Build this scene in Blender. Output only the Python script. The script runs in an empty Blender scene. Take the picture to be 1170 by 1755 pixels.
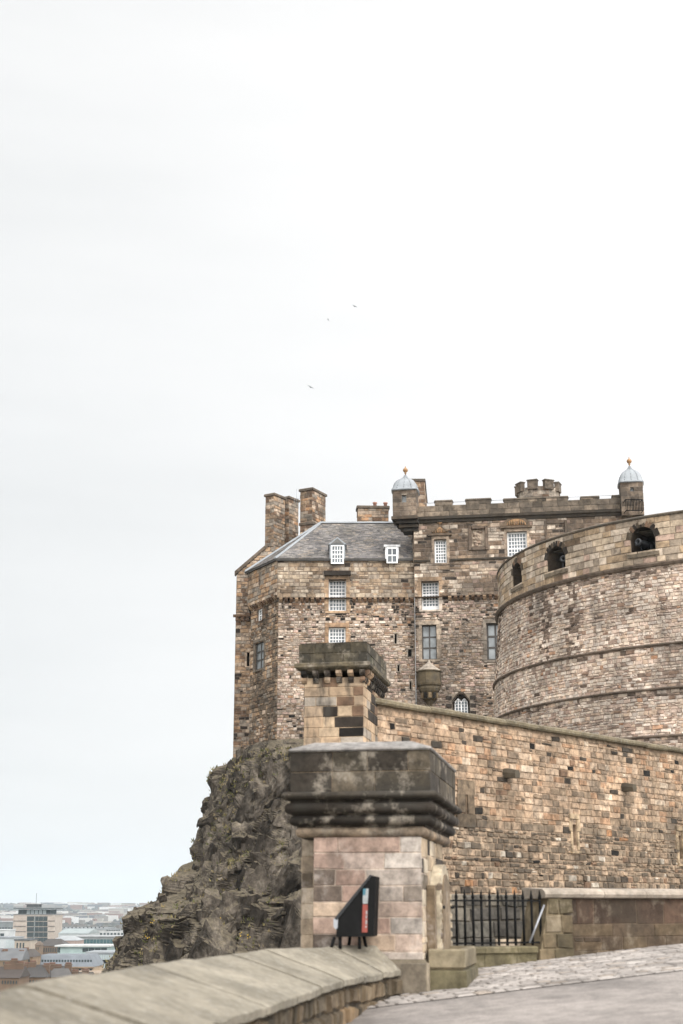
import bpy, bmesh, math, random
from mathutils import Vector, Matrix, noise

# ------------------------------------------------------------------ camera
scene = bpy.context.scene
PITCH = math.radians(15.56)
FPX = 2437.0                                   # focal length in pixels of the 1170 x 1755 photograph
cam = bpy.data.cameras.new("camera")
cam.sensor_fit = 'VERTICAL'; cam.sensor_height = 36.0
cam.lens = FPX / 1755.0 * 36.0
cam.clip_start = 0.1; cam.clip_end = 40000
cam.dof.use_dof = True; cam.dof.focus_distance = 98.0; cam.dof.aperture_fstop = 1.9
camo = bpy.data.objects.new("camera", cam)
scene.collection.objects.link(camo)
camo.location = (0, 0, 0)
camo.rotation_euler = (math.pi / 2 + PITCH, 0, 0)
scene.camera = camo

# ------------------------------------------------------------------ sky, sun, exposure
SUN_DIR = Vector((0.42, -0.62, 0.66)).normalized()      # towards the sun behind the clouds
scene.view_settings.view_transform = 'Standard'
scene.view_settings.look = 'None'
scene.view_settings.gamma = 1.0
scene.view_settings.exposure = 0.0
world = bpy.data.worlds.new("World"); scene.world = world
world.use_nodes = True
wn = world.node_tree.nodes; wl = world.node_tree.links
wn.clear()
w_out = wn.new('ShaderNodeOutputWorld'); w_bg = wn.new('ShaderNodeBackground')
w_bg.inputs['Strength'].default_value = 0.1
w_sky = wn.new('ShaderNodeTexSky'); w_sky.sky_type = 'NISHITA'; w_sky.sun_disc = False
w_sky.sun_elevation = math.asin(SUN_DIR.z); w_sky.sun_rotation = math.atan2(SUN_DIR.x, SUN_DIR.y)
w_sky.dust_density = 3.0
w_tc = wn.new('ShaderNodeTexCoord')
w_dot = wn.new('ShaderNodeVectorMath'); w_dot.operation = 'DOT_PRODUCT'
w_dot.inputs[1].default_value = SUN_DIR
wl.new(w_tc.outputs['Generated'], w_dot.inputs[0])
w_nz = wn.new('ShaderNodeTexNoise'); w_nz.inputs['Scale'].default_value = 2.2; w_nz.inputs['Detail'].default_value = 4
w_map = wn.new('ShaderNodeMapping'); w_map.inputs['Scale'].default_value = (1, 1, 6.0)
wl.new(w_tc.outputs['Generated'], w_map.inputs['Vector']); wl.new(w_map.outputs[0], w_nz.inputs['Vector'])
def wmath(op, a, b):
    n = wn.new('ShaderNodeMath'); n.operation = op
    for i, v in enumerate((a, b)):
        if isinstance(v, (int, float)): n.inputs[i].default_value = v
        else: wl.new(v, n.inputs[i])
    return n.outputs[0]
w_sep = wn.new('ShaderNodeSeparateXYZ'); wl.new(w_tc.outputs['Generated'], w_sep.inputs[0])
t_ = wmath('MAXIMUM', wmath('DIVIDE', wmath('ADD', w_dot.outputs['Value'], 0.10), 1.10), 0.0)
cl_ = wmath('MULTIPLY', wmath('SUBTRACT', w_nz.outputs['Fac'], 0.5), 2.2)
lum = wmath('ADD', wmath('MULTIPLY', wmath('POWER', t_, 1.3), 33.0), wmath('ADD', wmath('ADD', wmath('MULTIPLY', w_sep.outputs['X'], 4.6), wmath('ADD', wmath('MULTIPLY', w_sep.outputs['Z'], 1.6), 9.9)), cl_))   # cloud deck, brighter towards the hidden sun
w_tint = wn.new('ShaderNodeMix'); w_tint.data_type = 'RGBA'
w_tint.inputs[6].default_value = (0.982, 1.0, 1.001, 1); w_tint.inputs[7].default_value = (1.0, 0.99, 0.98, 1)
wl.new(wmath('MINIMUM', wmath('MAXIMUM', wmath('DIVIDE', wmath('SUBTRACT', lum, 8.5), 3.0), 0.0), 1.0), w_tint.inputs[0])
w_cl = wn.new('ShaderNodeVectorMath'); w_cl.operation = 'SCALE'
wl.new(w_tint.outputs[2], w_cl.inputs[0]); wl.new(lum, w_cl.inputs['Scale'])
w_mix = wn.new('ShaderNodeMix'); w_mix.data_type = 'RGBA'; w_mix.inputs[0].default_value = 0.95
wl.new(w_sky.outputs[0], w_mix.inputs[6]); wl.new(w_cl.outputs[0], w_mix.inputs[7])
wl.new(w_mix.outputs[2], w_bg.inputs['Color']); wl.new(w_bg.outputs[0], w_out.inputs['Surface'])

sl = bpy.data.lights.new("sun", 'SUN'); sl.energy = 1.3; sl.angle = math.radians(25); sl.color = (1.0, 0.95, 0.88)
so = bpy.data.objects.new("sun", sl); scene.collection.objects.link(so)
so.rotation_euler = (-SUN_DIR).to_track_quat('-Z', 'Y').to_euler()

# ------------------------------------------------------------------ helpers
COL = scene.collection
CP, SP = math.cos(PITCH), math.sin(PITCH)
def ray(x, y):
    dx = (x - 585.0) / FPX; dy = (877.5 - y) / FPX
    return Vector((dx, CP - dy * SP, SP + dy * CP))
def W(x, y, Y):
    d = ray(x, y); return d * (Y / d.y)
def lin(v):
    v /= 255.0
    return v / 12.92 if v <= 0.04045 else ((v + 0.055) / 1.055) ** 2.4
K_ALB = 0.80
def C(r, g, b, k=None):
    k = K_ALB if k is None else k
    return (lin(r) * k, lin(g) * k, lin(b) * k)
WL = {}
def tag(o, label=None, cat=None, group=None, kind=None):
    if label: o['label'] = label
    if cat: o['category'] = cat
    if group: o['group'] = group
    if kind: o['kind'] = kind
    return o
def thing(name, loc, label, cat, group=None):
    o = bpy.data.objects.new(name, None); COL.objects.link(o)
    o.empty_display_size = 0.3
    o.location = loc; WL[o.name] = Vector(loc)
    return tag(o, label, cat, group)

class MB:
    def __init__(s): s.v = []; s.f = []; s.c = []; s.col = (0.5, 0.5, 0.5); s.sm = []
    def add(s, pts, faces, col=None, smooth=False):
        b = len(s.v); c = col or s.col
        for p in pts: s.v.append((p[0], p[1], p[2])); s.c.append(c)
        for f in faces: s.f.append(tuple(b + i for i in f)); s.sm.append(smooth)
    def quad(s, a, b, c, d, col=None): s.add((a, b, c, d), ((0, 1, 2, 3),), col)
    def poly(s, pts, col=None): s.add(pts, (tuple(range(len(pts))),), col)
    def prism(s, base, top, col=None):
        n = len(base)
        f = [tuple(reversed(range(n))), tuple(range(n, 2 * n))]
        for i in range(n): j = (i + 1) % n; f.append((i, j, n + j, n + i))
        s.add(list(base) + list(top), f, col)
    def box(s, c, sx, sy, sz, rot=0.0, col=None, bev=0.0):     # c = centre of the base
        cr, sr = math.cos(rot), math.sin(rot)
        def P(x, y, z): return (c[0] + x * cr - y * sr, c[1] + x * sr + y * cr, c[2] + z)
        hx, hy = sx / 2, sy / 2
        if bev:
            q = [(-hx, -hy), (hx, -hy), (hx, hy), (-hx, hy)]
            r = [(-hx + bev, -hy + bev), (hx - bev, -hy + bev), (hx - bev, hy - bev), (-hx + bev, hy - bev)]
            rings = [[P(x, y, 0) for x, y in q], [P(x, y, sz - bev) for x, y in q], [P(x, y, sz) for x, y in r]]
            s.rings(rings, col, True)
        else:
            q = [(-hx, -hy), (hx, -hy), (hx, hy), (-hx, hy)]
            s.prism([P(x, y, 0) for x, y in q], [P(x, y, sz) for x, y in q], col)
    def rings(s, rings, col=None, cap=False, closed=True, smooth=False):
        n = len(rings[0]); pts = [p for r in rings for p in r]; f = []
        for k in range(len(rings) - 1):
            for i in range(n if closed else n - 1):
                j = (i + 1) % n
                f.append((k * n + i, k * n + j, (k + 1) * n + j, (k + 1) * n + i))
        if cap:
            f.append(tuple(reversed(range(n)))); m = (len(rings) - 1) * n; f.append(tuple(range(m, m + n)))
        s.add(pts, f, col, smooth)
    def lathe(s, c, prof, n=16, col=None, rot=0.0, smooth=True, cap=True):
        s.rings([[(c[0] + r * math.cos(rot + 2 * math.pi * i / n), c[1] + r * math.sin(rot + 2 * math.pi * i / n), c[2] + z)
                  for i in range(n)] for r, z in prof], col, cap, True, smooth)
    def tube(s, a, b, r, n=6, col=None, r2=None):
        a = Vector(a); b = Vector(b); d = (b - a).normalized()
        u = d.orthogonal().normalized(); w = d.cross(u); r2 = r if r2 is None else r2
        s.rings([[p + (u * math.cos(2 * math.pi * i / n) + w * math.sin(2 * math.pi * i / n)) * q for i in range(n)]
                 for p, q in ((a, r), (b, r2))], col, True, True, True)
    def build(s, name, mat, parent=None, origin=None):
        n = len(s.v)
        if origin is None:
            mn = [min(p[k] for p in s.v) for k in range(3)]; mx = [max(p[k] for p in s.v) for k in range(3)]
            origin = Vector(((mn[0] + mx[0]) / 2, (mn[1] + mx[1]) / 2, mn[2]))
        origin = Vector(origin)
        me = bpy.data.meshes.new(name)
        me.from_pydata([(p[0] - origin.x, p[1] - origin.y, p[2] - origin.z) for p in s.v], [], s.f)
        at = me.color_attributes.new("col", 'FLOAT_COLOR', 'POINT')
        flat = []
        for c in s.c: flat += [c[0], c[1], c[2], 1.0]
        at.data.foreach_set("color", flat)
        me.polygons.foreach_set("use_smooth", s.sm)
        me.materials.append(mat)
        me.update()
        o = bpy.data.objects.new(name, me); COL.objects.link(o)
        WL[o.name] = origin
        if parent is not None:
            o.parent = parent; o.location = origin - WL[parent.name]
        else: o.location = origin
        return o
def copy_obj(o, parent, world_loc):
    c = o.copy(); COL.objects.link(c); WL[c.name] = Vector(world_loc)
    if parent is not None: c.parent = parent; c.location = Vector(world_loc) - WL[parent.name]
    else: c.parent = None; c.location = world_loc
    return c

class Face:                                    # a vertical wall plane; u runs along it, v is height, d stands out of it
    def __init__(s, p0, p1):
        s.p = Vector((p0[0], p0[1])); e = Vector((p1[0], p1[1])) - s.p
        s.L = e.length; s.d = e / s.L; s.n = Vector((s.d.y, -s.d.x))
    def S(s, u, v, d=0.0):
        return Vector((s.p.x + s.d.x * u + s.n.x * d, s.p.y + s.d.y * u + s.n.y * d, v))
    def px(s, x, y, off=0.0):
        r = ray(x, y); p = s.p + s.n * off
        # r.xy*t = p + d*u
        det = r.x * (-s.d.y) + r.y * s.d.x
        t = (p.x * (-s.d.y) + p.y * s.d.x) / det
        u = (r.x * t - p.x) * s.d.x + (r.y * t - p.y) * s.d.y
        return u, r.z * t
    def rect(s, x0, y0, x1, y1, off=0.0):      # pixel rectangle to (u0, u1, v0, v1)
        xm, ym = (x0 + x1) / 2, (y0 + y1) / 2
        return (s.px(x0, ym, off)[0], s.px(x1, ym, off)[0], s.px(xm, y1, off)[1], s.px(xm, y0, off)[1])

def pick(rng, pal):
    t = rng.random() * sum(w for w, _ in pal)
    for w, c in pal:
        t -= w
        if t <= 0: break
    k = 0.86 + 0.28 * rng.random()
    return (c[0] * k, c[1] * k, c[2] * k)

def masonry(mb, S, u0, u1, v0, v1, ch, ln, prot, gap, jit, bev, color, holes=(), rng=None, clip=None, sneck=0.0, poly=None):
    v = v0
    while v < v1 - 1e-4:
        h = rng.uniform(*ch)
        if v1 - v - h < ch[0] * 0.7: h = v1 - v
        vm = v + h / 2
        ivs = [clip(vm)] if clip else [(u0, u1)]
        for (a, b, c, d) in holes:
            if c < vm < d:
                nv = []
                for (p, q) in ivs:
                    if b <= p or a >= q: nv.append((p, q)); continue
                    if a > p: nv.append((p, a))
                    if b < q: nv.append((b, q))
                ivs = nv
        for (p, q) in ivs:
            if q - p < 0.02: continue
            u = p
            while u < q - 1e-4:
                l = rng.uniform(*ln) * (0.7 + 0.6 * rng.random())
                if q - u - l < ln[0] * 0.6: l = q - u
                parts = [(u, u + l, v, v + h)]
                if rng.random() < sneck:
                    k = rng.uniform(0.35, 0.65)
                    m = rng.uniform(0.35, 0.65)
                    parts = [(u, u + l, v, v + h * k), (u, u + l * m, v + h * k, v + h), (u + l * m, u + l, v + h * k, v + h)]
                for (a, b, c, d) in parts:
                    um, vv = (a + b) / 2, (c + d) / 2
                    if poly and not poly(um, vv): continue
                    g = gap / 2
                    def J(): return rng.uniform(-jit, jit)
                    A = [(a + g + J(), c + g + J()), (b - g + J(), c + g + J()), (b - g + J(), d - g + J()), (a + g + J(), d - g + J())]
                    pr = rng.uniform(*prot)
                    bb = min(bev, (b - a) * 0.3, (d - c) * 0.3)
                    Bq = [(A[0][0] + bb, A[0][1] + bb), (A[1][0] - bb, A[1][1] + bb), (A[2][0] - bb, A[2][1] - bb), (A[3][0] + bb, A[3][1] - bb)]
                    tl = [pr * rng.uniform(0.75, 1.2) for _ in range(4)]
                    pts = [S(x, y, 0.0) for x, y in A] + [S(x, y, t) for (x, y), t in zip(Bq, tl)]
                    mb.add(pts, ((4, 5, 6, 7), (0, 1, 5, 4), (1, 2, 6, 5), (2, 3, 7, 6), (3, 0, 4, 7)), color(um, vv, rng))
                u += l
        v += h

def backing(mb, S, us, vs, holes, col, reveal=0.4, d=0.004, rcol=None):
    us = sorted(set([round(u, 4) for u in us] + [round(x, 4) for h in holes for x in h[:2]]))
    vs = sorted(set([round(v, 4) for v in vs] + [round(x, 4) for h in holes for x in h[2:4]]))
    lo_u, hi_u, lo_v, hi_v = us[0], us[-1], vs[0], vs[-1]
    for i in range(len(us) - 1):
        for j in range(len(vs) - 1):
            um, vm = (us[i] + us[i + 1]) / 2, (vs[j] + vs[j + 1]) / 2
            if any(h[0] < um < h[1] and h[2] < vm < h[3] for h in holes): continue
            mb.quad(S(us[i], vs[j], d), S(us[i + 1], vs[j], d), S(us[i + 1], vs[j + 1], d), S(us[i], vs[j + 1], d), col)
    rc = rcol or col
    for (a, b, c, e) in [h[:4] for h in holes]:
        mb.quad(S(a, c, d), S(a, c, -reveal), S(b, c, -reveal), S(b, c, d), rc)
        mb.quad(S(a, e, -reveal), S(a, e, d), S(b, e, d), S(b, e, -reveal), rc)
        mb.quad(S(a, c, -reveal), S(a, c, d), S(a, e, d), S(a, e, -reveal), rc)
        mb.quad(S(b, c, d), S(b, c, -reveal), S(b, e, -reveal), S(b, e, d), rc)

def sweep(mb, S, us, prof, col=None, cap=True, smooth=False):        # profile of (d, v) along u
    mb.rings([[S(u, v, d) for d, v in prof] for u in us], col, cap, True, smooth)

def frange(a, b, step):
    n = max(1, int(round((b - a) / step))); return [a + (b - a) * i / n for i in range(n + 1)]

# ------------------------------------------------------------------ materials
def nodes_of(name):
    m = bpy.data.materials.new(name); m.use_nodes = True
    nt = m.node_tree; b = nt.nodes['Principled BSDF']
    return m, nt, nt.nodes, nt.links, b
def noise_node(nt, scale, detail=6.0, rough=0.6, vec=None, sc=(1, 1, 1)):
    tc = nt.nodes.new('ShaderNodeNewGeometry')
    mp = nt.nodes.new('ShaderNodeMapping'); mp.inputs['Scale'].default_value = sc
    nt.links.new(tc.outputs['Position'], mp.inputs['Vector'])
    n = nt.nodes.new('ShaderNodeTexNoise'); n.inputs['Scale'].default_value = scale
    n.inputs['Detail'].default_value = detail; n.inputs['Roughness'].default_value = rough
    nt.links.new(mp.outputs[0], n.inputs['Vector'])
    return n.outputs['Fac']
def ramp(nt, fac, stops):
    r = nt.nodes.new('ShaderNodeValToRGB')
    e = r.color_ramp.elements
    while len(e) < len(stops): e.new(0.5)
    for k, (p, c) in enumerate(stops):
        e[k].position = p; e[k].color = (c[0], c[1], c[2], 1) if not isinstance(c, (int, float)) else (c, c, c, 1)
    nt.links.new(fac, r.inputs[0]); return r.outputs[0]
def mix(nt, fac, a, b, mode='MIX'):
    m = nt.nodes.new('ShaderNodeMix'); m.data_type = 'RGBA'; m.blend_type = mode
    for i, v in ((0, fac), (6, a), (7, b)):
        if isinstance(v, (int, float)): m.inputs[i].default_value = v
        elif isinstance(v, tuple): m.inputs[i].default_value = (v[0], v[1], v[2], 1)
        else: nt.links.new(v, m.inputs[i])
    return m.outputs[2]
def bump(nt, b, h, dist=0.02, strength=0.6):
    n = nt.nodes.new('ShaderNodeBump'); n.inputs['Distance'].default_value = dist; n.inputs['Strength'].default_value = strength
    nt.links.new(h, n.inputs['Height']); nt.links.new(n.outputs[0], b.inputs['Normal'])
def stone_mat(name, grain=9.0, bdist=0.02, var=(0.62, 1.25), stain=0.0, stain_scale=0.5, stain_col=(0.05, 0.045, 0.038),
              stain_lo=0.52, stain_hi=0.68, streak=(1, 1, 1), lichen=0.0, lichen_col=(0.3, 0.29, 0.2), lichen_scale=3.0):
    m, nt, N, L, b = nodes_of(name)
    a = N.new('ShaderNodeAttribute'); a.attribute_name = 'col'
    f = noise_node(nt, grain, 8, 0.68)
    c = mix(nt, 1.0, a.outputs['Color'], ramp(nt, f, ((0.34, var[0]), (0.64, var[1]))), 'MULTIPLY')
    f2 = noise_node(nt, grain * 0.13, 4, 0.55)
    c = mix(nt, 1.0, c, ramp(nt, f2, ((0.36, 0.68), (0.62, 1.14))), 'MULTIPLY')
    if stain:
        s = noise_node(nt, stain_scale, 7, 0.62, sc=streak)
        c = mix(nt, ramp(nt, s, ((stain_lo, 0.0), (stain_hi, stain))), c, stain_col)
    if lichen:
        s = noise_node(nt, lichen_scale, 8, 0.7)
        c = mix(nt, ramp(nt, s, ((0.54, 0.0), (0.66, lichen))), c, lichen_col)
    L.new(c, b.inputs['Base Color'])
    b.inputs['Roughness'].default_value = 0.92
    b.inputs['Specular IOR Level'].default_value = 0.25
    bump(nt, b, f, bdist, 0.7)
    return m
def plain(name, col, rough=0.6, metal=0.0, var=0.15, scale=4.0, spec=0.5):
    m, nt, N, L, b = nodes_of(name)
    f = noise_node(nt, scale, 6, 0.6)
    lo = tuple(x * (1 - var) for x in col); hi = tuple(x * (1 + var) for x in col)
    L.new(ramp(nt, f, ((0.3, lo), (0.7, hi))), b.inputs['Base Color'])
    b.inputs['Roughness'].default_value = rough; b.inputs['Metallic'].default_value = metal
    b.inputs['Specular IOR Level'].default_value = spec
    return m

M = {}
M['rubble'] = stone_mat('rubble_stone', 3.4, 0.03, var=(0.52, 1.32), stain=0.5, stain_scale=0.8, stain_lo=0.55, stain_hi=0.68)
M['ashlar'] = stone_mat('weathered_ashlar', 3.2, 0.02, var=(0.45, 1.3), stain=0.75, stain_scale=0.6, stain_col=(0.075, 0.062, 0.05), stain_lo=0.44, stain_hi=0.66)
M['battery'] = stone_mat('battery_stone', 3.4, 0.03, var=(0.58, 1.3), stain=0.6, stain_scale=0.6, streak=(1.3, 1.3, 0.22), stain_lo=0.58, stain_hi=0.72, stain_col=(0.085, 0.07, 0.056))
M['trim'] = stone_mat('dark_moulding', 3.0, 0.02, stain=0.6, stain_scale=0.9, stain_lo=0.42, stain_hi=0.62)
M['curtain'] = stone_mat('sandstone_wall', 7.0, 0.018, var=(0.42, 1.35), stain=0.6, stain_scale=1.1, stain_lo=0.53, stain_hi=0.66, stain_col=(0.06, 0.052, 0.042))
M['pillar'] = stone_mat('pillar_ashlar', 9.0, 0.012, var=(0.6, 1.28), stain=0.6, stain_scale=2.6, stain_lo=0.54, stain_hi=0.72, stain_col=(0.12, 0.1, 0.085), lichen=.4, lichen_col=(.46, .41, .365), lichen_scale=3.4)
M['pillarcap'] = stone_mat('sooty_cap_stone', 9.0, 0.01, var=(0.5, 1.45), stain=0.8, stain_scale=1.6, stain_lo=0.46, stain_hi=0.62, stain_col=(0.038, 0.034, 0.028),
                           lichen=0.75, lichen_col=(0.30, 0.26, 0.21), lichen_scale=2.3)
M['turretstone'] = stone_mat('turret_stone', 6.0, 0.012, var=(0.65, 1.2), stain=0.75, stain_scale=1.4, stain_lo=0.54, stain_hi=0.64, streak=(2.0, 2.0, 0.5))
M['coping'] = stone_mat('mossy_coping', 9.0, 0.012, var=(0.72, 1.2), stain=0.4, stain_scale=1.1, stain_lo=0.5, stain_hi=0.75, stain_col=(0.13, 0.115, 0.085),
                        lichen=0.35, lichen_col=(0.40, 0.385, 0.35), lichen_scale=16.0)
M['mosswall'] = stone_mat('damp_wall', 6.0, 0.015, var=(0.6, 1.3), stain=0.65, stain_scale=1.3, stain_lo=0.46, stain_hi=0.66, stain_col=(0.05, 0.042, 0.030), lichen=.4, lichen_col=(.22, .19, .145), lichen_scale=3.0)
M['setts'] = stone_mat('granite_setts', 14.0, 0.006, var=(0.8, 1.15))
M['slate'] = stone_mat('roof_slate', 4.0, 0.006, var=(0.75, 1.2), stain=0.2, stain_scale=0.6, stain_col=(0.15, 0.14, 0.1))
M['lead'] = plain('sheet_lead', C(146, 151, 155), 0.55, 0.0, 0.14, 1.5)
M['white'] = plain('white_paint', (0.78, 0.78, 0.77), 0.45, 0, 0.04)
M['darkframe'] = plain('dark_frame', C(70, 66, 62), 0.7)
M['gold'] = plain('gilding', C(160, 122, 82), 0.5, 0.2, 0.25, 8.0)
M['iron'] = plain('black_iron', (0.010, 0.010, 0.010), 0.7, 0.0, 0.3, 4.0, 0.05)
M['gun'] = plain('gun_iron', (0.022, 0.023, 0.025), 0.42, 0.0, 0.2, 4.0, 0.3)
M['steel'] = plain('galvanised_steel', (0.30, 0.31, 0.33), 0.5, 0.4, 0.2)
M['void'] = plain('dark_interior', (0.012, 0.011, 0.01), 0.95)
M['clay'] = plain('clay_pot', C(160, 116, 98), 0.85)
M['feather'] = plain('grey_feather', (0.03, 0.03, 0.03), 0.9)
def glass_mat(name, col, rough=0.08):
    m, nt, N, L, b = nodes_of(name)
    f = noise_node(nt, 1.3, 3, 0.5)
    L.new(ramp(nt, f, ((0.3, tuple(x * 0.6 for x in col)), (0.7, tuple(x * 1.3 for x in col)))), b.inputs['Base Color'])
    b.inputs['Roughness'].default_value = rough; b.inputs['Specular IOR Level'].default_value = 0.45
    return m
M['glass'] = glass_mat('window_glass', (0.11, 0.125, 0.14))
M['leadglass'] = glass_mat('leaded_glass', (0.22, 0.235, 0.24), 0.35)
M['cityglass'] = glass_mat('city_glass', (0.016, 0.028, 0.030), 0.6)

# asphalt
m, nt, N, L, b = nodes_of('asphalt'); M['asphalt'] = m
f = noise_node(nt, 45, 8, 0.85); g = noise_node(nt, 0.7, 9, 0.7); h = noise_node(nt, 5.0, 6, 0.7)
c = mix(nt, 1.0, ramp(nt, f, ((0.3, (0.105, 0.092, 0.083)), (0.7, (0.325, 0.290, 0.264)))), ramp(nt, g, ((0.36, 0.62), (0.62, 1.12))), 'MULTIPLY')
c = mix(nt, 1.0, c, ramp(nt, h, ((0.36, 0.74), (0.6, 1.1))), 'MULTIPLY')
L.new(c, b.inputs['Base Color']); b.inputs['Roughness'].default_value = 0.85
bump(nt, b, f, 0.006, 0.6)
# rock
m, nt, N, L, b = nodes_of('crag_rock'); M['rock'] = m
f = noise_node(nt, 0.55, 9, 0.66, sc=(1.0, 1.0, 0.55)); g = noise_node(nt, 3.0, 8, 0.7); h = noise_node(nt, 0.22, 5, 0.6)
c = ramp(nt, f, ((0.25, (0.012, 0.010, 0.008)), (0.45, (0.036, 0.030, 0.024)), (0.58, (0.108, 0.091, 0.073)), (0.72, (0.27, 0.235, 0.19))))
c = mix(nt, 1.0, c, ramp(nt, g, ((0.28, 0.4), (0.72, 1.8))), 'MULTIPLY')
geo = N.new('ShaderNodeNewGeometry'); sx = N.new('ShaderNodeSeparateXYZ'); L.new(geo.outputs['Normal'], sx.inputs[0])
ad = N.new('ShaderNodeMath'); ad.operation = 'MULTIPLY_ADD'; ad.inputs[1].default_value = 0.55; L.new(h, ad.inputs[0]); L.new(sx.outputs['Z'], ad.inputs[2])
gr = ramp(nt, g, ((0.3, (0.055, 0.047, 0.030)), (0.7, (0.19, 0.158, 0.110))))
c = mix(nt, ramp(nt, ad.outputs[0], ((0.72, 0.0), (1.1, 0.7))), c, gr)
L.new(c, b.inputs['Base Color']); b.inputs['Roughness'].default_value = 0.95; b.inputs['Specular IOR Level'].default_value = 0.2
bump(nt, b, g, 0.12, 0.8)
m, nt, N, L, b = nodes_of('dry_grass'); M['grass'] = m
a = N.new('ShaderNodeAttribute'); a.attribute_name = 'col'; L.new(a.outputs['Color'], b.inputs['Base Color']); b.inputs['Roughness'].default_value = 0.9
# ground far below
m, nt, N, L, b = nodes_of('town_ground'); M['town'] = m
f = noise_node(nt, 0.02, 8, 0.7); L.new(ramp(nt, f, ((0.35, (0.07, 0.075, 0.045)), (0.5, (0.16, 0.155, 0.13)), (0.7, (0.24, 0.23, 0.21)))), b.inputs['Base Color'])
b.inputs['Roughness'].default_value = 0.95
m, nt, N, L, b = nodes_of('hill_land'); M['hill'] = m
f = noise_node(nt, 0.004, 9, 0.7); L.new(ramp(nt, f, ((0.38, (0.012, 0.017, 0.012)), (0.5, (0.05, 0.052, 0.035)), (0.62, (0.16, 0.15, 0.11)))), b.inputs['Base Color'])
b.inputs['Roughness'].default_value = 0.95
m, nt, N, L, b = nodes_of('painted_vertex'); M['attr'] = m
a = N.new('ShaderNodeAttribute'); a.attribute_name = 'col'; f = noise_node(nt, 0.4, 6, 0.6)
L.new(mix(nt, 1.0, a.outputs['Color'], ramp(nt, f, ((0.3, 0.8), (0.7, 1.15))), 'MULTIPLY'), b.inputs['Base Color']); b.inputs['Roughness'].default_value = 0.8

# ------------------------------------------------------------------ palettes
LIGHT = C(212, 196, 180); BEIGE = C(200, 178, 156); PINK = C(194, 164, 148); GREY = C(160, 148, 134); TAN = C(178, 150, 122)
BROWN = C(132, 106, 86); DARK = C(58, 51, 45); ORANGE = C(196, 140, 98); BLACK = C(34, 31, 28); CREAM = C(222, 200, 170)
MORTAR = C(146, 130, 115)
PAL_RUB = [(6, C(206, 190, 174)), (6, C(196, 176, 158)), (4, C(192, 166, 152)), (4, C(172, 158, 144)), (4, C(180, 156, 132)), (1.6, C(146, 122, 102)), (0.4, C(182, 144, 114))]
PAL_ASH = [(3, C(206, 190, 172)), (4, C(184, 166, 146)), (2, C(180, 154, 138)), (5, C(150, 136, 122)), (5, C(158, 136, 114)), (3, C(128, 108, 90)), (.9, DARK)]
PAL_BAT = [(7, C(223, 207, 191)), (7, C(212, 193, 174)), (5, C(205, 182, 165)), (4, C(198, 183, 170)), (3, C(200, 175, 153)), (2.0, C(172, 148, 132)), (0.4, C(188, 150, 122))]
PAL_PAR = [(5, C(212, 194, 174)), (6, C(198, 178, 154)), (2, C(196, 168, 150)), (4, C(180, 156, 128)), (3, C(166, 150, 132)), (1.4, C(140, 118, 96)), (0.6, DARK)]
# ================================================================== BIG STRUCTURE
# ground of the approach: rises gently to the right and away
GK = [(-12, -1.62), (0, -1.56), (8, -1.42), (15, -1.17), (18, -0.985), (22, -0.93), (60, -0.8)]
def gY(Y):
    if Y <= GK[0][0]: return GK[0][1]
    for (a, za), (b_, zb) in zip(GK, GK[1:]):
        if Y <= b_: return za + (zb - za) * (Y - a) / (b_ - a)
    return GK[-1][1]
def ground(X, Y):
    s = sum(gY(Y + k) for k in (-1.2, -0.6, 0, 0.6, 1.2)) / 5
    return s + 0.085 * (X - 0.78)
def gpx(x, y):                                   # pixel to a point on that ground
    r = ray(x, y); lo, hi = 2.0, 60.0
    for _ in range(50):
        t = (lo + hi) / 2; p = r * (t / r.y)
        if p.z > ground(p.x, p.y): lo = t
        else: hi = t
    return p

# ridge and lip of the foreground parapet, in plan
ZR, ZL = -.4375, -.725
def at_height(x, y, z): r = ray(x, y); t = z / r.z; return (r.x * t, r.y * t)
RIDGE = [(-2.6, -6), (-2.3, 0), (-2.02, 5)] + [at_height(x, y, ZR) for x, y in ((0, 1697), (125, 1673), (250, 1653), (370, 1637.5), (480, 1627), (560, 1622), (640, 1620))]
LIP = [(-1.6, -6), (-1.4, 0), (-1.15, 5)] + [at_height(x, y, ZL) for x, y in ((370, 1751), (450, 1725), (560, 1688), (640, 1669.5), (687, 1663.5))]
def arc_sample(pts, n):
    out = []; L_ = [0]
    for a, b_ in zip(pts, pts[1:]): L_.append(L_[-1] + math.hypot(b_[0] - a[0], b_[1] - a[1]))
    P = [pts[0]] + pts + [pts[-1]]
    for i in range(n):
        s = L_[-1] * i / (n - 1); k = 0
        while k < len(L_) - 2 and s > L_[k + 1]: k += 1
        t = (s - L_[k]) / (L_[k + 1] - L_[k])
        p0, p1, p2, p3 = P[k], P[k + 1], P[k + 2], P[k + 3]
        out.append(tuple(0.5 * (2 * p1[j] + (p2[j] - p0[j]) * t + (2 * p0[j] - 5 * p1[j] + 4 * p2[j] - p3[j]) * t * t + (3 * p1[j] - p0[j] - 3 * p2[j] + p3[j]) * t ** 3) for j in range(2)))
    return out

mb = MB()
xs = frange(-2.4, 14, 0.4); ys = frange(-8, 24.5, 0.5)
mb.rings([[(x, y, ground(x, y)) for x in xs] for y in ys], None, False, False, True)
road = mb.build('road', M['asphalt']); tag(road, kind='structure')

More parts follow.
